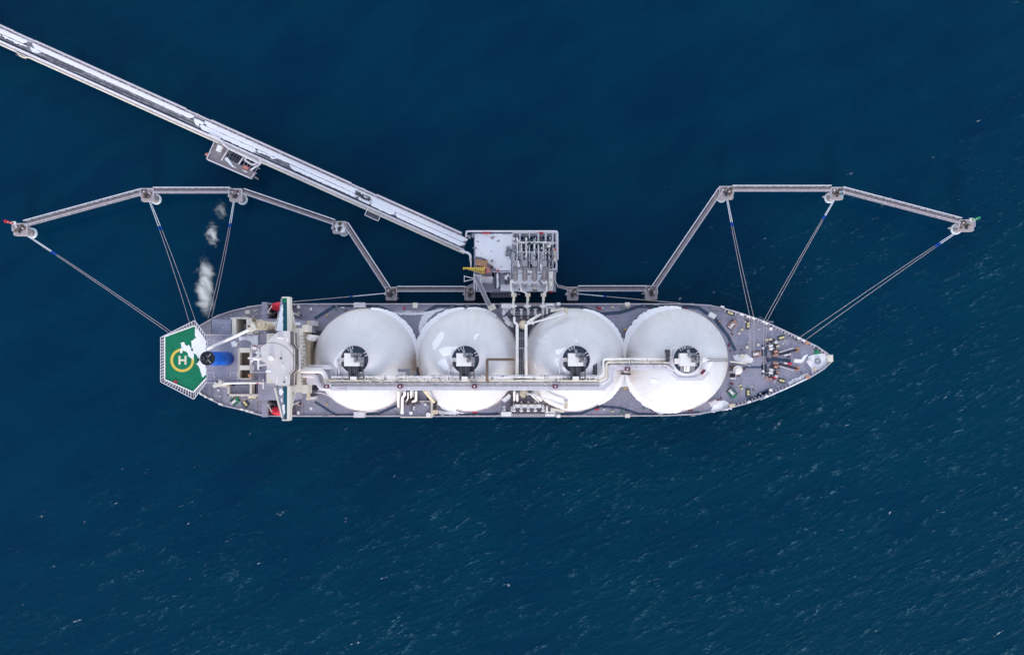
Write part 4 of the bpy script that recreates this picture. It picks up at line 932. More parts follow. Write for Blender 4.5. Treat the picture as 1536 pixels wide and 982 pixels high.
# ------------------------------------------------------------------ lifeboats
for y, lab in ((460.2,'red lifeboat in davits under the bridge wing with the green end'),(615.6,'red lifeboat in davits under the bridge wing on the open sea side')):
    c = W(424.5, y, 22); lb = thing('lifeboat', lab, 'lifeboat', (c.x,c.y,22.4), 'red lifeboats')
    g = G(); k = 12; rings = []
    for i in range(k+1):
        t = -1+2*i/k; w = 1.95*(1-abs(t)**3)**.6+.04; x = c.x+t*4.7
        rings.append([g.bm.verts.new((x, c.y+w*math.cos(a), 24+ (1.4 if math.sin(a) < 0 else 2.0)*(1-.35*abs(t)**3)*math.sin(a)*(.3+.7*min(1,w/1.2)))) for a in [2*math.pi*j/14 for j in range(14)]])
    for a, b in zip(rings, rings[1:]):
        for j in range(14): f = g.bm.faces.new((a[j],a[(j+1)%14],b[(j+1)%14],b[j])); f.smooth = True
    g.bm.faces.new(rings[0]); g.bm.faces.new(rings[-1]); g.done('boat_hull', 'red', lb)
    g = G(); g.box(c.x-3.4,c.y-.7,c.x-2.1,c.y+.7,25.4,26.3); g.done('wheelhouse_canopy', 'red', lb)
    g = G()
    for x in (-3.2,3.2): g.beam((c.x+x,c.y,25.2),(c.x+x,c.y,26.4),.25,.25)
    split(g, 'lifting_hook', 'steel', lb)
    g = G(); sy = 1 if y < 540 else -1
    for x in (-5.0,5.0): g.beam((c.x+x,c.y-3.4*sy,15),(c.x+x,c.y-2.6*sy,26.4),.5,.6); g.beam((c.x+x,c.y-2.6*sy,26.6),(c.x+x*.64,c.y+.2*sy,26.8),.35,.35); g.beam((c.x+x-.6,c.y-3*sy,19),(c.x+x+1.2,c.y-2.2*sy,20),.4,.4)
    split(g, 'boat_davit', 'cream', ship)

# ------------------------------------------------------------------ jetty trestle
A0, B0 = Vector((-40,18.5)), Vector((-40,52.5))       # north and south edges in the photo, produced beyond the frame
A1, B1 = Vector((700,351.5)), Vector((707,387))
zj = 10.0
dirn = (A1-A0).normalized(); Lpx = 815.0; nrm = Vector((-dirn.y, dirn.x)); wpx = 28.6
A0 = Vector((-40, 351.5-dirn.y/dirn.x*740))
def J(s, t):                                          # s px along from A0, t fraction across
    p = A0+dirn*s+nrm*(t*wpx); return (p.x, p.y)
jt = thing('jetty_trestle', 'long straight snow-dusted road trestle with pipes leading to the loading platform', 'jetty', W(330,215,0))
def band(t0, t1, z0, z1, name, mt, parent, s0=0, s1=812, end=True):
    s0 = -500 if s0 == 0 else s0
    g = G(); g.ppoly([J(s0,t0), J(s1,t0), J(s1,t1), J(s0,t1)], z0, z1); return g.done(name, mt, parent)
road = band(.2,.7,zj-1.2,zj,'road_deck','road',jt,0,816)
band(.125,.2,zj-.8,zj-.2,'pipe_rack','ledge',jt,0,806)  # brown tone puts the railing and pipe-rack shadow into the strip's colour
band(.70,.765,zj-1.5,zj-.6,'cable_trench','walk',jt,0,816)
band(.775,.945,zj-1.6,zj-1.2,'lower_rack','pad',jt,0,816)
def jtube(t, z, r, name, mt, s0, s1, parent=jt, offs=()):
    pts = [(*J(-500 if s0 == 0 else s0,t),z)]
    for (sa, sb, dt) in offs: pts += [(*J(sa,t),z),(*J(sa+6,t+dt),z),(*J(sb-6,t+dt),z),(*J(sb,t),z)]
    pts.append((*J(s1,t),z)); g = G(); g.ptube(pts, r, bend=.8, seg=10); g.done(name, mt, parent)
band(.0,.10,zj+.4,zj+.9,'pipe_cover','lilacpipe',jt,0,66)
band(.02,.12,zj-.2,zj+.2,'pipe_cover','pale',jt,66,102)
band(.0,.10,zj+.4,zj+.9,'pipe_cover','lilacpipe',jt,102,350)
band(.04,.12,zj-.3,zj+.1,'pipe_cover','pale',jt,350,392)
band(.0,.10,zj+.4,zj+.9,'pipe_cover','lilacpipe',jt,392,622)
band(.04,.12,zj-.3,zj+.1,'pipe_cover','pale',jt,622,664)
band(.0,.10,zj+.4,zj+.9,'pipe_cover','lilacpipe',jt,664,804)
jtube(.80,zj+.2,.36,'gas_pipe','rail',0,818); jtube(.862,zj,.20,'gas_pipe','pale',0,818); jtube(.900,zj-.2,.13,'gas_pipe','lilacpipe',0,818)
jtube(.955,zj-.2,.33,'gas_pipe','creampipe',0,820,offs=((84,104,.12),)); jtube(.985,zj-.2,.22,'handrail_pipe','creampipe',0,820)
g = G()
for s in range(-500, 815, 9): 
    a, b = J(s,.75), J(s,1.0); g.pbeam((*a,zj-.9),(*b,zj-.9),.2,.3)
g.done('pipe_sleepers', 'beam', jt)
g = G()
for t in (.2,): g.rail([W(*J(-500,t),zj), W(*J(812,t),zj)], 1.0, 4.0, .06)
g.rail([W(*J(-500,1.0),zj-.6), W(*J(815,1.0),zj-.6)], 1.0, 4, .05); g.done('trestle_railing', 'rail', jt)
g = G(); random.seed(17)
for i in range(90):
    s = random.uniform(30,805); g.ppoly([J(s,.135),J(s+random.uniform(1,5),.135),J(s+2,.17),J(s,.19)], zj-.2, zj+random.uniform(0,.5))
split(g, 'rack_fittings', 'edge', jt)
g = G(); g.ppoly([J(622+40,.82),J(622+60,.82),J(682,1.28),J(662,1.28)], zj-.8, zj-.4); g.ppoly([J(84,.95),J(100,.95),J(100,1.14),J(84,1.14)], zj-.8, zj-.3); split(g, 'passing_landing', 'pad', jt)
g = G(); g.rail([W(*J(s,t),zj-.4) for s,t in ((661,.85),(661,1.28),(683,1.28),(683,.9))],1.0,2.0,.13,False); g.done('landing_railing', 'rail', jt)
for i in range(-7, 12):
    s = 30+i*68
    g = G(); a, b = J(s,.02), J(s,.98); g.pbeam((*a,zj-2.2),(*b,zj-2.2),1.4,1.2); bent = g.done('pile_cap', 'conc', jt)
    for t in (.15,.85):
        p = W(*J(s,t),zj-2); g = G(); g.cyl(p, .6, -6, zj-2.8, 14); g.done('pile', 'steel', bent)
g = G()
for t in (.22,.5,.68): g.pbeam((*J(-500,t),zj-2),(*J(814,t),zj-2),.6,1.4)
split(g, 'girder', 'beam', jt)
# expansion-loop marks: dark pipes turning on the road
g = G()
for s, t in ((632,.30),(640,.38),(648,.30),(636,.46),(652,.40),(645,.5)): g.ppoly([J(s,t),J(s+8,t),J(s+8,t+.035),J(s,t+.035)], zj+.2, zj+.6)
for s in (634,644,655): g.ppoly([J(s,.3),J(s+2,.3),J(s+2,.5),J(s,.5)], zj+.2, zj+.5)
g.done('expansion_joint', 'dark', jt)
# snow on the road
g = G()
def sband(s0, s1, t0, t1, seed, amp=.045, z=zj):
    rn = random.Random(seed); n = max(2, int((s1-s0)/3)); up, lo = [], []
    for k in range(n+1):
        s = s0+(s1-s0)*k/n; e = min(1, .35*min(k, n-k)+.3)
        up.append(J(s, t0+rn.uniform(-.3,.3)*amp)); lo.append(J(s, t0+(t1-t0)*e+rn.uniform(-1,1)*amp))
    for k in range(n): g.ppoly([up[k], up[k+1], lo[k+1], lo[k]], z+.003, z+.16)
sband(-500,92,.205,.435,1,.012); sband(-480,-120,.462,.6,31,.04); sband(100,366,.205,.425,4,.012); sband(384,640,.205,.435,11,.012); sband(640,816,.205,.44,17,.01)
sband(0,54,.462,.64,2,.03); sband(50,94,.46,.56,3,.05); sband(100,118,.43,.60,5,.05)
sband(368,384,.30,.62,13,.04); sband(378,474,.455,.69,12,.025); sband(470,506,.455,.56,21,.05)
sband(526,640,.462,.64,15,.02); sband(640,662,.52,.69,22,.04); sband(658,702,.44,.69,18,.02); sband(700,815,.468,.69,23,.015)
g.done('snow', 'snow', None, kind='stuff', label='wind-blown white snow strips lying along the trestle road', category='snow')

# side platform on the trestle
PQ = [(326.5,205.5),(311.5,239.5),(380.5,269.5),(397,247)]
sp = thing('pipe_platform', 'small grey steel platform with pipe loops hung on the side of the trestle', 'platform', W(352,240,0))
zs = 9.0
def Q(u, v):
    a = Vector(PQ[0]).lerp(Vector(PQ[3]), u); b = Vector(PQ[1]).lerp(Vector(PQ[2]), u); p = a.lerp(b, v); return (p.x, p.y)
g = G(); g.ppoly([Q(0,0),Q(.30,0),Q(.30,1),Q(0,1)], zs-.4, zs); g.ppoly([Q(.30,.62),Q(.95,.62),Q(.95,1),Q(.30,1)], zs-.4, zs); g.ppoly([Q(.3,0),Q(.62,0),Q(.62,.14),Q(.3,.14)], zs-.4, zs); g.done('grating_deck', 'grate', sp)
g = G()
for i in range(15): g.pbeam((*Q(.02+i*.065,.02),zs-.5),(*Q(.02+i*.065,.98),zs-.5),.25,.35)
for v in (.02,.33,.62,.98): g.pbeam((*Q(0,v),zs-.4),(*Q(.98,v),zs-.4),.3,.5)
g.done('deck_frame', 'beam', sp)
g = G(); g.rail([W(*Q(u,v),zs) for u,v in ((0,.1),(0,1),(.96,1),(.96,.7))],1.1,2.5,.16,False); g.pbeam((*Q(0,1),zs+.3),(*Q(.96,1),zs+.3),.55,.5); g.done('platform_railing', 'rail', sp)
g = G(); g.ptube([(*J(396,.80),zj+.3),(*Q(.02,.0),zj+.3),(*Q(.22,.2),zj+.4),(*Q(.95,.06),zj+.4),(*J(480,.8),zj+.3)], .5, bend=2.5, seg=10); g.ptube([(*Q(.66,.05),zs+1),(*Q(.63,.3),zs+1),(*Q(.83,.33),zs+1),(*Q(.86,.12),zs+1)], .45, bend=2, seg=10); g.ptube([(*Q(.93,.02),zs+1),(*Q(.84,.62),zs+1)], .45, seg=10); g.ptube([(*Q(.28,.0),zs+.6),(*Q(.25,.8),zs+.6)],.3); g.ptube([(*Q(.6,.05),zs+.6),(*Q(.58,.62),zs+.6)],.35); split(g, 'loop_pipe', 'pale', sp)
g = G()
for i in range(5):
    for j in range(2): 
        u, v = .36+i*.05, .18+j*.22; g.ppoly([Q(u,v),Q(u+.035,v),Q(u+.035,v+.16),Q(u,v+.16)], zs-.3, zs+.6)
g.done('valve_rack', 'dark', sp)
g = G(); g.ppoly([Q(.68,.52),Q(.78,.52),Q(.78,.68),Q(.68,.68)], zs, zs+1.2); g.pobox(309.5,231.5,4,3,30,zs,zs+1); g.done('fire_valve', mat('faded_red', (.5,.18,.15), .6, var=.2), sp)
g = G(); g.ppoly([Q(.06,.26),Q(.15,.24),Q(.15,.5),Q(.07,.52)], zs, zs+1.6); g.done('instrument_cabinet', 'white', sp)
g = G(); g.ppoly([Q(.3,.6),Q(.33,.55),Q(.5,.78),Q(.6,.82),Q(.5,.86),Q(.3,.7)], zs+.02, zs+.2); g.ppoly([Q(.68,.78),Q(.8,.74),Q(.8,.84)], zs+.02, zs+.2); g.done('frozen_crust', 'snow', sp)
for u in (.1,.5,.9): p = W(*Q(u,.8),zs); g = G(); g.cyl(p,.5,-6,zs-.5,12); g.done('pile', 'steel', sp)

# ------------------------------------------------------------------ loading platform
zl = 11.0
lp_ = thing('loading_platform', 'square snow-covered loading platform with steel pipe grid beside the ship', 'platform', W(768,395,0))
g = G(); g.ppoly([(711,349.6),(768,349.6),(768,407),(745,407),(745,417),(711,404)], zl-1, zl); g.pbox(768.05,404,834,437.6,zl-1,zl); g.pbox(738,407.05,768,437.6,zl-1,zl); g.ppoly([(711,404.1),(737.9,414),(737.9,437.6),(716,437.6),(711,428)], zl-1, zl); g.done('platform_deck', 'deck2', lp_)
g = G()
for x in (769,780,794,807.6,818.5,829,834.5): g.pbeam((x,348.6,zl-.3),(x,405,zl-.3),.75 if x>800 else .5,.9)
for y in (349.4,363.4,364.8,378,391,404): g.pbeam((769,y,zl-.35),(835,y,zl-.35),.55,.8)
g.done('pipe_grid_beams', 'rail', lp_)
g = G()
for i in range(8):
    y = 353+i*7.0
    for (x0,x1) in ((781,793),(795,807),(809,818),(820,828.4)): g.pbeam((x0,y,zl-1.6),(x1,y,zl-1.6),.26,.3)
for x in (774,786,800,812,824): g.pbeam((x,349,zl-2),(x,404,zl-2),.35,.5)
g.done('lower_grid', 'steel', lp_)
g = G()
for pts, r in (([(771.2,356,zl+.6),(771.2,400,zl+.6)],.4),([(775.6,356,zl+.4),(775.6,392,zl+.4)],.5),([(782.4,362,zl+.3),(782.4,404,zl+.3)],.3),([(789.5,356,zl+.5),(789.5,402,zl+.5)],.42),([(801.6,360,zl+.5),(801.6,396,zl+.5)],.42),([(808,366,zl+.4),(808,402,zl+.4)],.35),([(815.4,362,zl+.5),(815.4,396,zl+.5)],.42),([(823.8,366,zl+.4),(823.8,406,zl+.4)],.35),([(770,363.5,zl+.5),(828,363.5,zl+.5)],.4),([(788,400,zl+.8),(791,408,zl+.8),(800,409,zl+.8),(801.6,402,zl+.8)],.7),([(818,366,zl+.4),(831,366,zl+.4)],.5)):
    g.ptube(pts, r, bend=1.5, seg=10)
split(g, 'cargo_pipe', 'white', lp_)
g = G(); random.seed(23)
for x in (775.6,801.6,815.4,772,789.5,823,827):
    for i in range(11):
        y = random.uniform(360,402); g.pobox(x+random.uniform(-2.5,2.5), y, random.uniform(1.4,4), random.uniform(1,3.4), random.uniform(-20,20), zl+.1, zl+random.uniform(.8,1.9))
split(g, 'pipe_valves', 'steel', lp_)
g = G(); random.seed(24)
for i in range(26):
    x, y = random.choice((776,790,802,816,824))+random.uniform(-4,4), random.uniform(356,400); g.pobox(x,y,random.uniform(1,3),random.uniform(1,2.4),0,zl+1,zl+random.uniform(1.6,2.6))
g.done('frosted_valves', 'white', lp_)
g = G(); random.seed(91)
for i in range(44):
    x, y = random.choice((772,779,785,793,798,805,811,820,826))+random.uniform(-2,2), random.uniform(352,436); g.pobox(x,y,random.uniform(.8,2.4),random.uniform(.8,3.4),0,zl+.05,zl+random.uniform(.6,1.6))
split(g, 'pipe_flange', 'dark', lp_)
g = G()
for x,y,w,h in ((770,372,3,12),(762,372,5,5),(760,380,4,5),(764,378,3,9),(703.6,355,4,5),(709,353,3,6),(712,371.8,6,1.6),(738,366,.1,.1)): g.pobox(x,y,w,h,0,zl,zl+1.3)
split(g, 'valve_cabinet', 'maroon' if False else 'steel', lp_)
g = G()
for pts in ([(699.4,355.6,zl),(699.4,347,zl),(836,347,zl),(836.4,389.6,zl)],): g.ptube([(x,y,zl+1.2) for x,y,_ in pts], .42, bend=1, seg=8); g.rail([W(x,y,zl) for x,y,_ in pts],1.1,3,.09,False)
g.ptube([(690,376,zj),(705.6,380.4,zl),(706,392,zl)], .55, bend=1.5); g.ptube([(706.4,392,zl+.4),(706.4,403,zl+.4)], .3)
g.rail([W(x,y,zl) for x,y in ((711,405),(711,437),(738,437.6))],1.1,2.5,.08); g.rail([W(x,y,zl) for x,y in ((835.4,394),(835.4,408),(832,410),(832,420),(836,428),(836,430))],1.1,2.5,.1); g.pbox(832,394,836,395,zl-.4,zl); g.pbox(831,402,836,403,zl-.4,zl)
g.done('platform_railing', 'rail', lp_)
g = G()
for x,y,w in ((727,348.9,7),(733,348.9,4),(812,348.9,6),(832.6,374,2.4),(747,405.6,3)): g.pobox(x,y,w,2.2,0,zl+.02,zl+1.5)
g.pobox(826,437.2,6,2.6,0,zl,zl+1.6); split(g, 'hose_reel', 'red', lp_)
g = G(); g.pbox(823,406.8,830,436,zl,zl+3); ch = g.done('control_cabin', 'cream', lp_)
g = G(); g.pbox(824.2,410,828.6,418,zl+3,zl+3.6); g.pbox(825,424,828,430,zl+3,zl+3.4); split(g, 'cabin_roof_unit', 'white', ch)
g = G(); g.pbox(830,372,834,392,zl-.3,zl+.8); g.pbox(820.6,367,826,371,zl+.9,zl+1.6); g.done('cable_rack', 'creampipe', lp_)
g = G(); g.pbox(757,409,764,424,zl,zl+1.6); g.pbox(741.4,409,749,432,zl-.02,zl+.9); split(g, 'pump_skid', 'pad', lp_)
g = G(); g.pbox(757,413,760,419,zl+1.6,zl+2.6); g.pbox(760.6,411,763,415,zl+1.6,zl+2.2); g.pbox(739,407.4,767,408.4,zl,zl+.7); g.pbox(750,426.6,820,427.8,zl,zl+.4); g.done('pump_motor', 'white', lp_)
g = G(); g.pbox(734.5,438,768,446.6,zl-5,zl-4.6); 
g.done('lower_landing', 'walk', lp_)
g = G()
for i in range(13): g.pbox(738+i*2.4,441,738.6+i*2.4,446,zl-4.6,zl-4.2)
g.pbox(734.5,438,766,439,zl-4.6,zl-3.6); g.pbox(764,440.6,780,442,zl-4,zl-3.2); g.done('landing_ladder', 'pale', lp_)
g = G(); g.pbeam((696,414,zl),(716,418.6,zl+2),.3,.3); g.pbeam((696,422,zl),(716,417.4,zl+2),.3,.3); g.pbeam((696.4,413,zl),(696.4,423,zl),.3,.3); g.pbeam((711.4,410,zl+2),(711.4,434,zl+2),.5,.5); g.pbeam((714.6,420,zl+2),(714.6,436,zl+2),.4,.4); g.done('davit_frame', 'rail', lp_)
for i, x in enumerate((716,740,764,788,812,832)):
    for y in (353,380,404,432):
        p = W(x,y,zl-1); g = G(); g.cyl(p,.6,-6,zl-1.02,12); g.done('pile', 'steel', lp_)
g = G()
for y in (353,380,404,432): g.pbeam((712,y,zl-2.9),(834,y,zl-2.9),1.0,1.0)
split(g, 'cross_beam', 'beam', lp_)
g = G(); random.seed(29)
for i in range(16): x,y = random.uniform(712,738), random.uniform(384,404); g.pobox(x,y,random.uniform(1,4),random.uniform(1,3),random.uniform(0,40),zl,zl+random.uniform(.8,2.5))
g.done('hose_rack', 'brown', lp_)
g = G()
snow(g, [(712,351),(768,351),(768,372),(765,374),(763,368),(760,372),(758,384),(764,384),(766,392),(766,406),(746,406),(740,400),(731,394),(728,388),(714,384),(712.6,378)], zl+.02, .2, .7, 3, 3)
for i,(x,y,r) in enumerate(((738,357,3.2),(747,362,2.2),(737,377,1.4),(722,371,1.6),(728,392,1.8),(752,397,1.6))): pass
snow(g, [(744.6,411),(747.6,409),(748,430),(745,433)], zl+.9, .3, .4, 2, 4); snow(g, [(751,408),(766,408),(766,426),(764.6,426),(764.4,409.4),(751,409)], zl+.02, .1, .4, 2, 5)
snow(g, [(758,414),(761,415),(761,420),(758.4,418)], zl+2.6, .2, .4, 2, 6); snow(g, [(753,429),(767,428.6),(767,436),(752,436.6)], zl+.02, .08, .6, 2, 7); snow(g, [(775,411),(784,411),(784,426),(775,426)], zl+.02, .08, .6, 2, 8); snow(g, [(791,412),(799,412),(799,436),(770,436),(770,429),(790,427)], zl+.02, .08, .6, 2, 9); snow(g, [(805,412),(812,412),(812,436),(801,436)], zl+.02, .08, .6, 2, 10)
snow(g, [(751,427.9),(822,427.9),(822,437),(769,437.2),(751,436)], zl+.03, .1, .5, 2, 14); snow(g, [(769,404.6),(822,404.6),(822,409),(800,411),(784,409),(769,411)], zl+.03, .1, .7, 2, 15); snow(g, [(809.6,394),(818,393),(819,404),(811,405)], zl+2, .3, .6, 2, 12); snow(g, [(768.6,392),(778,391),(780,400),(770,401)], zl+1.9, .3, .8, 2, 13)
g.done('snow', 'snow', None, kind='stuff', label='white snow sheet covering the square loading platform', category='snow')

g = G(); random.seed(61)
for (x,y,r) in ((738,357,3.4),(741,355,2.2),(747,362,2.6),(749,360,1.6),(737,377,1.6),(716,362,2.2),(752,400,1.8),(722,380,1.2)):
    g.ppoly(jag([(x-r,y-r*.4),(x,y-r*.7),(x+r,y-r*.3),(x+r*.8,y+r*.5),(x-r*.2,y+r*.6)], .5, 1.2, int(x)), zl+.2, zl+.27)
split(g, 'bare_patch', 'conc', lp_)
# loading arms
def arm(x, connected, lab, hook):
    la = thing('cargo_loader', lab, 'loading arm', W(x,424,zl), 'jetty loading arms'); zt = zl+15
    b = W(x, 422, zt); sh = (x-XN)
    g = G(); g.cyl(b, .75, zl, zt, 16); g.cyl(b, 1.3, zl, zl+.6, 16); g.cyl(b, 1.1, zt-.8, zt+.6, 16); g.done('riser', 'pale', la)
    g = G(); t0 = W(x+.6, 398, zt+3); g.tube([b+Vector((0,0,.6)), t0], .5, 10); g.tube([b+Vector((1.0,0,.2)), t0+Vector((.8,0,-.6))], .2, 8); g.tube([b+Vector((-.9,0,.2)), t0+Vector((-.7,0,-.6))], .18, 8)
    g.done('inboard_arm', 'armsteel', la)
    g = G(); cw = W(x+.6, 396, zt+3); g.box(cw.x-1.0,cw.y-1.0,cw.x+1.0,cw.y+1.2,zt+1.8,zt+4.0); g.beam((cw.x-1.2,cw.y,zt+3),(cw.x-1.2,cw.y+5,zt+2.4),.9,1.4); g.done('counterweight', 'steel', la)
    g = G(); 
    for i in range(5): p = b.lerp(t0, .15+i*.17); g.box(p.x-1.25,p.y-.2,p.x+1.25,p.y+.2,p.z-.8,p.z+.5)
    g.box(b.x-1.0,b.y-2.2,b.x+1.0,b.y-.6,zt-1.6,zt+.5); g.done('arm_brackets', 'steel', la)
    if connected:
        hx = hook; k1, k2, k3 = W(x-5.6 if x < 800 else x+3.6,429,zt-1), W(hx+.8,443.5,zt-3), W(hx,459,21.6)
        g = G(); g.tube([b+Vector((0,-1.6,-.4)), k1+Vector((0,3,.3)), k1], .45, 10); g.tube([k1, k1+Vector((.2,-2.2,-.3))], .42, 10); g.done('swivel_arm', 'white', la)
        g = G(); g.tube([k1+Vector((.2,-2,-.3)), k1.lerp(k2,.6)+Vector((0,0,0)), k2], .42, 10); g.tube([k2, W(hx+.2,452,zt-6), k3], .5, 10); g.done('outboard_arm', 'white', la)
        g = G(); g.tube([k2+Vector((-1.1,.4,-.3)),k2+Vector((1.1,.4,-.3))], .8, 12); g.box(k2.x-.5,k2.y-2.0,k2.x+.5,k2.y,k2.z-.8,k2.z+.9); g.done('swivel_joint', 'creampipe', la)
        g = G(); g.cyl(k3, .95, 20.4, 22.2, 16); g.beam((k3.x-1.5,k3.y,21.8),(k3.x+1.5,k3.y,21.8),.8,.7); g.done('coupler', 'white', la)
    else:
        g = G(); k1 = W(x,432,zt-2); g.tube([b+Vector((0,-1,0)), k1, (k1.x,k1.y+.4,zl+4)], .5, 10); g.done('outboard_arm', 'creampipe', la)
        g = G(); g.box(k1.x-.7,k1.y-.9,k1.x+.7,k1.y+.3,zl+2.6,zl+4.2); g.done('coupler', 'steel', la)
arm(772.5,True,'white loading arm reaching the ship, nearest the white snow sheet',770); arm(787,True,'white loading arm reaching the ship, beside the parked arm',791)
arm(801.6,False,'parked loading arm folded back that stops short of the ship',0); arm(816,True,'white loading arm reaching the ship, beside the long narrow cabin roof',814.5)

# gangway tower and yellow crane
ga = thing('access_gangway', 'grey sloping gangway ramp from the platform down onto the ship deck', 'gangway', W(716,420,zl))
g = G(); a, b = W(713.8,415,22), W(737.4,465.4,20); d = (b-a).normalized(); sx = d.cross(Vector((0,0,1))).normalized()
g.beam(a,b,1.5,.25); g.done('ramp', 'steel', ga)
g = G()
for s in (-1,1):
    g.beam(a+sx*s*.85+Vector((0,0,1.1)), b+sx*s*.85+Vector((0,0,1.1)),.2,.2); g.beam(a+sx*s*.85, b+sx*s*.85,.22,.3)
    for i in range(15): p = a.lerp(b,i/14)+sx*s*.85; g.beam(p, p+Vector((0,0,1.1)), .12,.12)
g.done('ramp_railing', 'lilacpipe', ga)
g = G(); q = W(716,418,22); 
for dx,dy in ((-1.5,-1.5),(1.5,-1.5),(1.5,1.5),(-1.5,1.5)): g.beam((q.x+dx,q.y+dy,zl),(q.x+dx,q.y+dy,22),.35,.35)
for z in (14,18,21.6):
    for (x0,y0,x1,y1) in ((-1.5,-1.5,1.5,-1.5),(1.5,-1.5,1.5,1.5),(1.5,1.5,-1.5,1.5),(-1.5,1.5,-1.5,-1.5)): g.beam((q.x+x0,q.y+y0,z),(q.x+x1,q.y+y1,z),.25,.25)
g.done('tower', 'pale', ga)
g = G(); g.obox((b.x+.2,b.y+1.2),2.4,3.0,-65,20.2,21.2); g.done('ramp_foot', 'creampipe', ga)
tk = thing('surge_drum', 'frosty horizontal cylinder drum beside the foot of the gangway', 'drum', W(730,420,zl))
g = G(); g.tube([W(720,419,zl+2.2),W(722,419.4,zl+2.2),W(737,420.4,zl+2.2),W(739,420.4,zl+2.2)], [1.0,1.7,1.7,1.0] if False else 1.6, 18); g.done('drum_shell', 'lilacpipe', tk)
g = G(); g.pbox(723,416,725,424.6,zl,zl+1.2); g.pbox(734,416,736,425,zl,zl+1.2); split(g, 'saddle', 'beam', tk)
yc_ = thing('platform_crane', 'small yellow lattice boom crane with orange turntable on the loading platform', 'crane', W(722,400,zl))
g = G(); g.pcyl(727,404,1.5,zl,zl+4,seg=18); g.done('pedestal', 'orange', yc_)
g = G(); g.pobox(722,394.4,17,8.5,-8,zl,zl+2.6); g.done('machinery_skid', mat('orange_brown_deck', (.42,.22,.12), .7, var=.45, scale=.7, stain=(.8,.5,(.6,.5,.45),.6)), yc_)
g = G(); g.pobox(731,405.6,8.5,7,10,zl+4,zl+6.6); cb = g.done('crane_cab', mat('faded_red_cab', (.48,.17,.15), .6, var=.3, scale=.8, stain=(.7,.55,(.65,.55,.55),.6)), yc_)
g = G(); g.pobox(728.5,404.6,2,4.6,10,zl+6.6,zl+6.8); g.done('cab_window', 'glass', cb)
g = G(); tip = W(694.6,401.6,zl+9); r1, r2 = W(727,405,zl+6.5), W(726,413.6 if False else 410.6,zl+6.5); r1 = W(727.5,401.6,zl+6.5); r3 = (r1+r2)/2+Vector((0,0,1.6))
for r_ in (r1,r2,r3): g.beam(r_, tip, .32, .32)
for i in range(11):
    t0, t1 = i/11, (i+.5)/11
    P0 = [r_.lerp(tip,t0) for r_ in (r1,r2,r3)]; P1 = [r_.lerp(tip,t1) for r_ in (r1,r2,r3)]
    for j in range(3): g.beam(P0[j],P1[(j+1)%3],.18,.18); g.beam(P0[j],P0[(j+1)%3],.16,.16)
g.done('lattice_boom', 'yellow', yc_)
g = G(); g.tube([tip, tip-Vector((0,0,4))], .05, 5); g.box(tip.x-.3,tip.y-.3,tip.x+.3,tip.y+.3,tip.z-4.6,tip.z-4); g.done('hook_block', 'yellow', yc_)

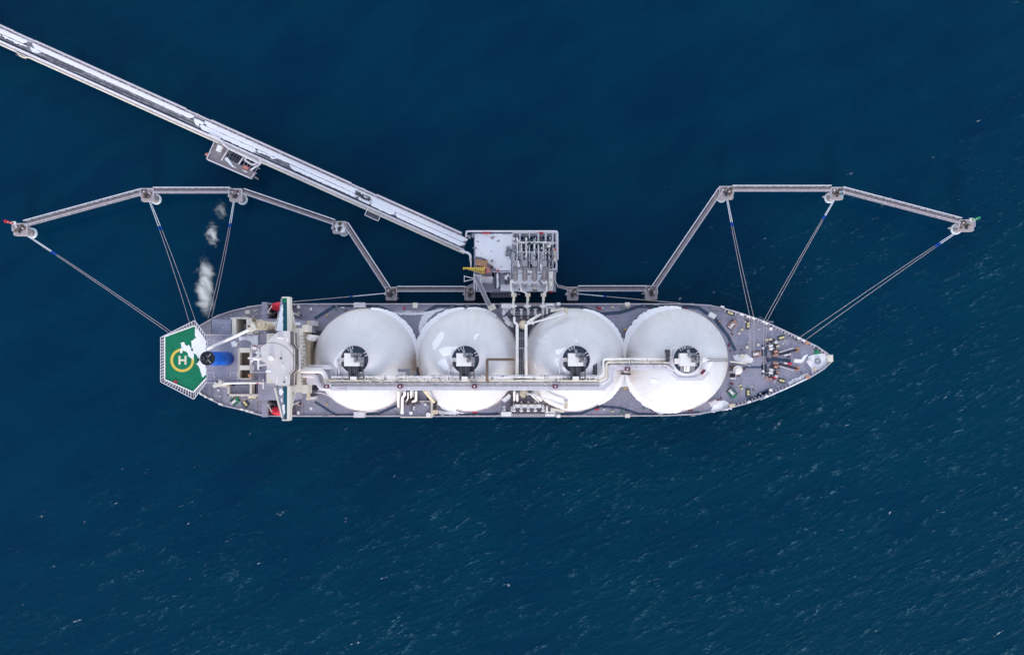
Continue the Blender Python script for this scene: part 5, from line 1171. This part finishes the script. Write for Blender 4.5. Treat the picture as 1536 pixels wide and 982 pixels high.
# ------------------------------------------------------------------ mooring dolphins and walkways
zdp = 8.5; zwk = 9.3
def dolphin(px, py, w, h, lab, breast=False, snowy=False, corner=2.0, ang=0):
    d = thing('mooring_dolphin', lab, 'dolphin', W(px,py,0), 'mooring dolphins')
    c = W(px,py,zdp); k = m_px(zdp); hw, hh = w*k/2, h*k/2; cr = corner*k
    pts = [(-hw,-hh+cr),(-hw+cr*.3,-hh+cr*.3),(-hw+cr,-hh),(hw-cr,-hh),(hw-cr*.3,-hh+cr*.3),(hw,-hh+cr),(hw,hh),(-hw,hh)]
    pts = [(c.x+x, c.y+y) for x, y in pts]
    g = G(); g.prism([(x,y,zdp-1.6) for x,y in pts], [(x,y,zdp) for x,y in pts]); pl = g.done('platform', 'conc', d)
    if breast:
        for dx in (-hw*.6,hw*.6):
            for dy in (-hh*.5,hh*.5): g = G(); g.cyl((c.x+dx,c.y+dy),.6,-6,zdp-1.62,14); g.done('pile','steel',d)
        g = G(); g.box(c.x-hw*.8,c.y-hh-.9,c.x+hw*.8,c.y-hh-.02,2,zdp-.6); g.done('fender', 'black', d)
    else:
        g = G(); g.lathe((c.x,c.y-.2), [(2.35,-6),(2.35,.8),(2.1,1.0),(1.9,1.0)], 28); g.done('caisson', 'caisson', d)
        g = G(); g.cyl((c.x,c.y-.2),1.7,1.0,zdp-1.62,24); g.done('column', 'conc', d)
    g = G(); random.seed(int(px))
    for i in range(9): x,y = c.x+random.uniform(-hw*.75,hw*.75), c.y+random.uniform(-hh*.4,hh*.85); g.obox((x,y),random.uniform(.4,1.1),random.uniform(.3,.9),random.uniform(0,90),zdp,zdp+random.uniform(.4,1.3))
    g.done('capstan_gear', 'brown', d)
    g = G(); g.obox((c.x,c.y-.2),1.5,1.2,20,zdp,zdp+.5); g.obox((c.x+.1,c.y-.9),.5,1.4,0,zdp+.4,zdp+1.0); g.obox((c.x-.5,c.y-.9),.35,1.2,15,zdp+.4,zdp+.9); g.done('quick_release_hook', 'dark', d)
    g = G(); g.cyl((c.x-hw*.45,c.y+hh*.45),.38,zdp,zdp+1.1,12); g.cyl((c.x+hw*.4,c.y+hh*.2),.32,zdp,zdp+1.0,12); g.done('bollard', 'pale', d)
    g = G(); q = [(c.x-hw+.1,c.y-hh*.2),(c.x-hw+.1,c.y+hh-.1),(c.x+hw-.1,c.y+hh-.1),(c.x+hw-.1,c.y-hh*.2)]; g.rail([(x,y,zdp) for x,y in q],1.1,1.6,.07); g.done('dolphin_railing', 'rail', d)
    g = G(); g.box(c.x-hw-.7,c.y-.6,c.x-hw-.02,c.y+.5,zdp-.5,zdp-.2); g.box(c.x-hw-.5,c.y-.3,c.x-hw-.3,c.y+.3,1,zdp-.2); g.done('ladder', 'pale', d)
    if snowy:
        g = G(); snow(g, [(px-8,py-2),(px-3,py-8),(px+5,py-8),(px+9,py),(px+8,py+6),(px+2,py+7),(px-1,py+1),(px-5,py+7)], zdp+.02, .25, .8, 2, 77); g.done('snow_cap', 'snow', d)
    return d
DOL = [(31,344.5,22,18,'pale dolphin at the end of the walkway carrying the red beacon',0,0),(221.6,292.6,20,19,'concrete dolphin at first bend right of the red beacon dolphin',0,0),(354,293,20,19,'concrete dolphin beside the wind-blown steam, its ropes dropping through the plume',0,0),(509.5,341.5,21,18,'snow-capped dolphin without ropes at the bend below the trestle',0,1),
       (587,440.5,17,20,'breasting dolphin with blue-tied rope where the sloping walkway meets the straight one',1,0),(704.6,440.5,16,20,'breasting dolphin right beside the gangway tower of the loading platform',1,0),(859,440.5,17,20,'breasting dolphin just right of the loading platform with a blue-tied rope',1,0),(977,439,18,21,'breasting dolphin without ropes at the foot of the steep right walkway',1,0),
       (1089,289.5,22,19,'dolphin at the top of the steep walkway right of the loading platform',0,0),(1255,290.5,20,18,'dolphin mid-way along the right walkway with a turquoise patch on its edge',0,0),(1449,338.5,24,17,'pale dolphin at the far right end carrying the green beacon',0,0)]
for px, py, w, h, lab, br, sn in DOL:
    d = dolphin(px, py, w, h, lab, br, sn)
    if px == 1255:
        g = G(); g.pobox(px+8,py-1,3,7,0,zdp,zdp+.8); g.done('painted_box', mat('turquoise_paint', (.10,.38,.48), .6), d)
def walkway(pts, lab, snowy=False):
    a, b = W(*pts[0], zwk), W(*pts[1], zwk)
    wk = thing('walkway_bridge', lab, 'walkway', (a.x/2+b.x/2, a.y/2+b.y/2, zwk-1), 'steel walkways between dolphins')
    d = (b-a).normalized(); sx = Vector((-d.y, d.x, 0))
    if sx.y < 0: sx = -sx
    g = G(); o = sx*-.3-Vector((0,0,.1)); g.beam(a+o, b+o, 1.25, .12); g.done('grating', 'grate', wk)
    for s, r in ((1,.2),(-1,.24)):
        g = G(); o = sx*s*1.08; g.beam(a+o+Vector((0,0,1.15)), b+o+Vector((0,0,1.15)), r*1.6, .22)
        g.beam(a+o-Vector((0,0,.9)), b+o-Vector((0,0,.9)), .3, .3); n = max(4, int((b-a).length/2.6))
        for i in range(n+1): p = a.lerp(b,i/n)+o; g.beam(p-Vector((0,0,.9)), p+Vector((0,0,1.1)), .14,.14)
        for i in range(n): p = a.lerp(b,i/n)+o; q = a.lerp(b,(i+1)/n)+o; e = (-.9,1.05) if i%2 else (1.05,-.9); g.beam(p+Vector((0,0,e[0])), q+Vector((0,0,e[1])), .1,.1)
        g.done('side_truss', 'rail' if s > 0 else 'edge', wk)
    g = G(); g.beam(a+sx*.5+Vector((0,0,.1)), b+sx*.5+Vector((0,0,.1)), .16,.2); n = max(4, int((b-a).length/3))
    for i in range(n+1): p = a.lerp(b,i/n); g.beam(p-sx*1.08-Vector((0,0,.5)), p+sx*1.08-Vector((0,0,.5)), .2,.25)
    g.done('cable_conduit', 'dark', wk)
WK = [((38,335),(213,287.5),'walkway from the red beacon dolphin sloping up to its neighbour'),((231,285.4),(346,285.4),'level walkway beside the trestle side platform, crossed by faint steam'),((366,287),(502,333.5),'walkway sloping down to the snow-capped dolphin'),((519,336),(582,432),'steep walkway from the snow-capped dolphin down to the ship'),
      ((596,433.4),(698,433.4),'level walkway close to the ship left of the loading platform'),((867,432.6),(969,432.6),'level walkway close to the ship right of the loading platform'),((981,431),(1080,285),'steep walkway right of the loading platform'),((1098,282.6),(1246,282.6),'level walkway highest on the right mooring arm'),((1263,284.6),(1440,331),'walkway sloping down to the green beacon dolphin')]
for a, b, lab in WK: walkway((a, b), lab)
for a, b, c_, lab in (((836,429),(851,433),0,'short thin footbridge from loading platform to the right breasting dolphin'),((700,432),(713,426),0,'short thin footbridge from the left breasting dolphin to gangway tower')):
    fb = thing('footbridge', lab, 'footbridge', (W(*a,zwk)+W(*b,zwk))/2); p, q = W(*a,zwk+.3), W(*b,zwk+.3)
    g = G(); g.beam(p,q,.9,.15); g.done('grating','grate',fb); g = G(); d = (q-p).normalized(); sx = Vector((-d.y,d.x,0))
    for s in (-.5,.5): g.rail([p+sx*s,q+sx*s],1.0,1.5,.06)
    g.done('handrail','rail',fb)
# beacons
for px,py,mt,mt2,lab in ((17,332.4,'red','white','red and white beacon mast lying over the end dolphin edge'),(1461,327.4,'grbeacon','white','green and white beacon mast on the far right dolphin')):
    s = -1 if px < 500 else 1; bc = thing('navigation_beacon', lab, 'beacon', W(px-s*4,py+2,zdp)); p = W(px-s*4,py+3,zdp)
    g = G(); g.cyl(p,.3,zdp,zdp+5.4,12); g.box(p.x-.8,p.y-.5,p.x+.8,p.y+1,zdp-.3,zdp+.1); g.done('mast', mt2, bc)
    g = G(); g.cyl(p,.5,zdp+1.2,zdp+2.2,14); g.cyl(p,.5,zdp+3.4,zdp+4.4,14); split(g, 'mast_band', mt, bc)
    g = G(); g.cyl(p,.7,zdp+5.4,zdp+5.7,14); g.cyl(p,.4,zdp+5.7,zdp+6.6,14); g.done('lantern', mt, bc)

# ------------------------------------------------------------------ mooring ropes
def rope(p, q, lab, tail=.2, sag=1.6, r=.085, extra=None):
    a, b = W(*p), W(*q); ro = thing('mooring_rope', lab, 'rope', a, 'mooring ropes')
    def at_(t): v = a.lerp(b,t); v.z -= sag*4*t*(1-t); return v
    g = G(); g.tube([at_(tail*i/6) for i in range(7)], r*1.7, 7); g.done('tail', 'tail', ro)
    g = G(); g.tube([at_(tail+.03*i/2) for i in range(3)], r*2.4, 7); g.done('sleeve', 'bluesleeve', ro)
    pts = [at_(tail+.03+(1-tail-.03)*i/14) for i in range(15)]
    if extra: pts += [W(*e) for e in extra]
    g = G(); g.tube(pts, r, 6, bend=.2); g.done('line', 'rope', ro)
D0 = zdp+.9; zk = ZD+1.2
rope((41,354,D0),(284,521,zk),'mooring rope from red beacon dolphin to the stern, lower line of the pair',.14); rope((42.6,353.4,D0),(288,519,zk),'mooring rope from red beacon dolphin to the stern, upper line of the pair',.14)
rope((223.4,301,D0),(287,494,zk),'mooring rope down to the helideck corner, left line of that pair',.20); rope((225,301,D0),(296.5,491,zk),'mooring rope down to the helideck corner, right line of that pair',.20)
rope((350,302,D0),(312,478,zk),'mooring rope running through the steam, left line of the pair',.19); rope((351.6,302,D0),(317.5,476,zk),'mooring rope running through the steam, right line of the pair',.19)
rope((579,439.8,D0),(436,452.6,zk),'nearly level pale mooring rope from breasting dolphin to the ship beside the bridge wing',.36,.6,.12)
rope((865,440.4,D0),(1022,454.6,zk),'nearly level pale mooring rope right of the loading platform to the ship side',.26,.6,.12)
rope((1090,299,D0),(1124.2,472,zk),'mooring rope from the steep walkway top, left line of the pair',.20,1,.09,[(1124.4,500,ZD+.9),(1124.6,530,ZD+1)]); rope((1091.6,299,D0),(1130.4,474.4,zk),'mooring rope from the steep walkway top, right line of the pair',.20,1,.09,[(1130.8,500,ZD+.9),(1131,530,ZD+1)])
rope((1250.8,299.6,D0),(1145.4,481.4,zk),'mooring rope from the turquoise-patched dolphin, left line of the pair',.13,1,.09,[(1145.6,510,ZD+1),(1145.8,566,ZD+1)]); rope((1252,300,D0),(1149.6,483,zk),'mooring rope from the turquoise-patched dolphin, right line of the pair',.13,1,.09,[(1149,505,ZD+1),(1148,520,ZD+1)])
rope((1433.4,348,D0),(1200.4,505.4,zk),'mooring rope from green beacon dolphin to the bow, upper line of the pair',.10); rope((1434.6,349.4,D0),(1208.4,509.6,zk),'mooring rope from green beacon dolphin to the bow, lower line of the pair',.10)

# ------------------------------------------------------------------ steam puffs drifting from the stern
def puff(px, py, wpx, hpx, z, mt, lab, seed, ang=0):
    g = G(); bmesh.ops.create_icosphere(g.bm, subdivisions=3, radius=1.0); k = m_px(z); rn = random.Random(seed)
    ph = [Vector((rn.uniform(-1,1),rn.uniform(-1,1),rn.uniform(-1,1)))*3 for _ in range(7)]
    for v in g.bm.verts:
        n = v.co.normalized(); f = 1+.10*sum(math.sin(n.dot(p)+i) for i, p in enumerate(ph))
        v.co = Vector((n.x*f*wpx*k/2, n.y*f*hpx*k/2, n.z*f*(wpx+hpx)*k/5))
    bmesh.ops.rotate(g.bm, verts=g.bm.verts[:], cent=(0,0,0), matrix=Matrix.Rotation(R(ang),3,'Z'))
    bmesh.ops.translate(g.bm, verts=g.bm.verts[:], vec=W(px,py,z)); o = g.done('steam_puff', mt, None, label=lab, category='steam', group='steam puffs from the stern')
    return o
puff(321,352,34,50,34,'steam','compact white steam puff highest of the dense ones',1)
puff(309.5,428,44,132,29,'plume','long torn white steam plume crossed by the pair of ropes',2,4)
puff(331,318,34,56,38,'wisp','thin fading wisp of steam above the dense puff',6,8)

# ------------------------------------------------------------------ camera, light, render settings
sc_ = bpy.context.scene
cd = bpy.data.cameras.new('camera'); cam = bpy.data.objects.new('camera', cd); C.objects.link(cam)
cam.location = (0,0,HC); cam.rotation_euler = (0,0,0); cd.sensor_width = 36; cd.sensor_fit = 'HORIZONTAL'; cd.lens = 36*F/1536
cd.shift_x = (768-XN)/1536; cd.shift_y = (YN-491)/1536; cd.clip_end = 9000; cd.clip_start = 1
sc_.camera = cam
EL = 18.0
w = bpy.data.worlds.new('World'); sc_.world = w; w.use_nodes = True; nt = w.node_tree; nt.nodes.clear()
sky = nt.nodes.new('ShaderNodeTexSky'); sky.sky_type = 'NISHITA'; sky.sun_disc = False
sky.sun_elevation = R(EL); sky.sun_rotation = R(180); sky.air_density = 1.0; sky.dust_density = 0.0; sky.ozone_density = 1.0
bg = nt.nodes.new('ShaderNodeBackground'); bg.inputs['Strength'].default_value = .15
wo = nt.nodes.new('ShaderNodeOutputWorld'); hs_ = nt.nodes.new('ShaderNodeHueSaturation'); hs_.inputs['Saturation'].default_value = .48; nt.links.new(sky.outputs[0], hs_.inputs['Color']); nt.links.new(hs_.outputs[0], bg.inputs[0]); nt.links.new(bg.outputs[0], wo.inputs[0])
sd = bpy.data.lights.new('sun', 'SUN'); sd.energy = 0.8; sd.angle = R(16); sd.color = (1,.86,.70)
so = bpy.data.objects.new('sun', sd); C.objects.link(so); so.rotation_euler = (R(90-EL), 0, 0)
so.location = (0,-300,300)
sc_.render.engine = 'CYCLES'; sc_.cycles.volume_bounces = 6; sc_.cycles.max_bounces = 10
sc_.view_settings.view_transform = 'Standard'; sc_.view_settings.look = 'None'; sc_.view_settings.exposure = 1.5; sc_.view_settings.gamma = 1
sc_.render.resolution_x = 1024; sc_.render.resolution_y = 654
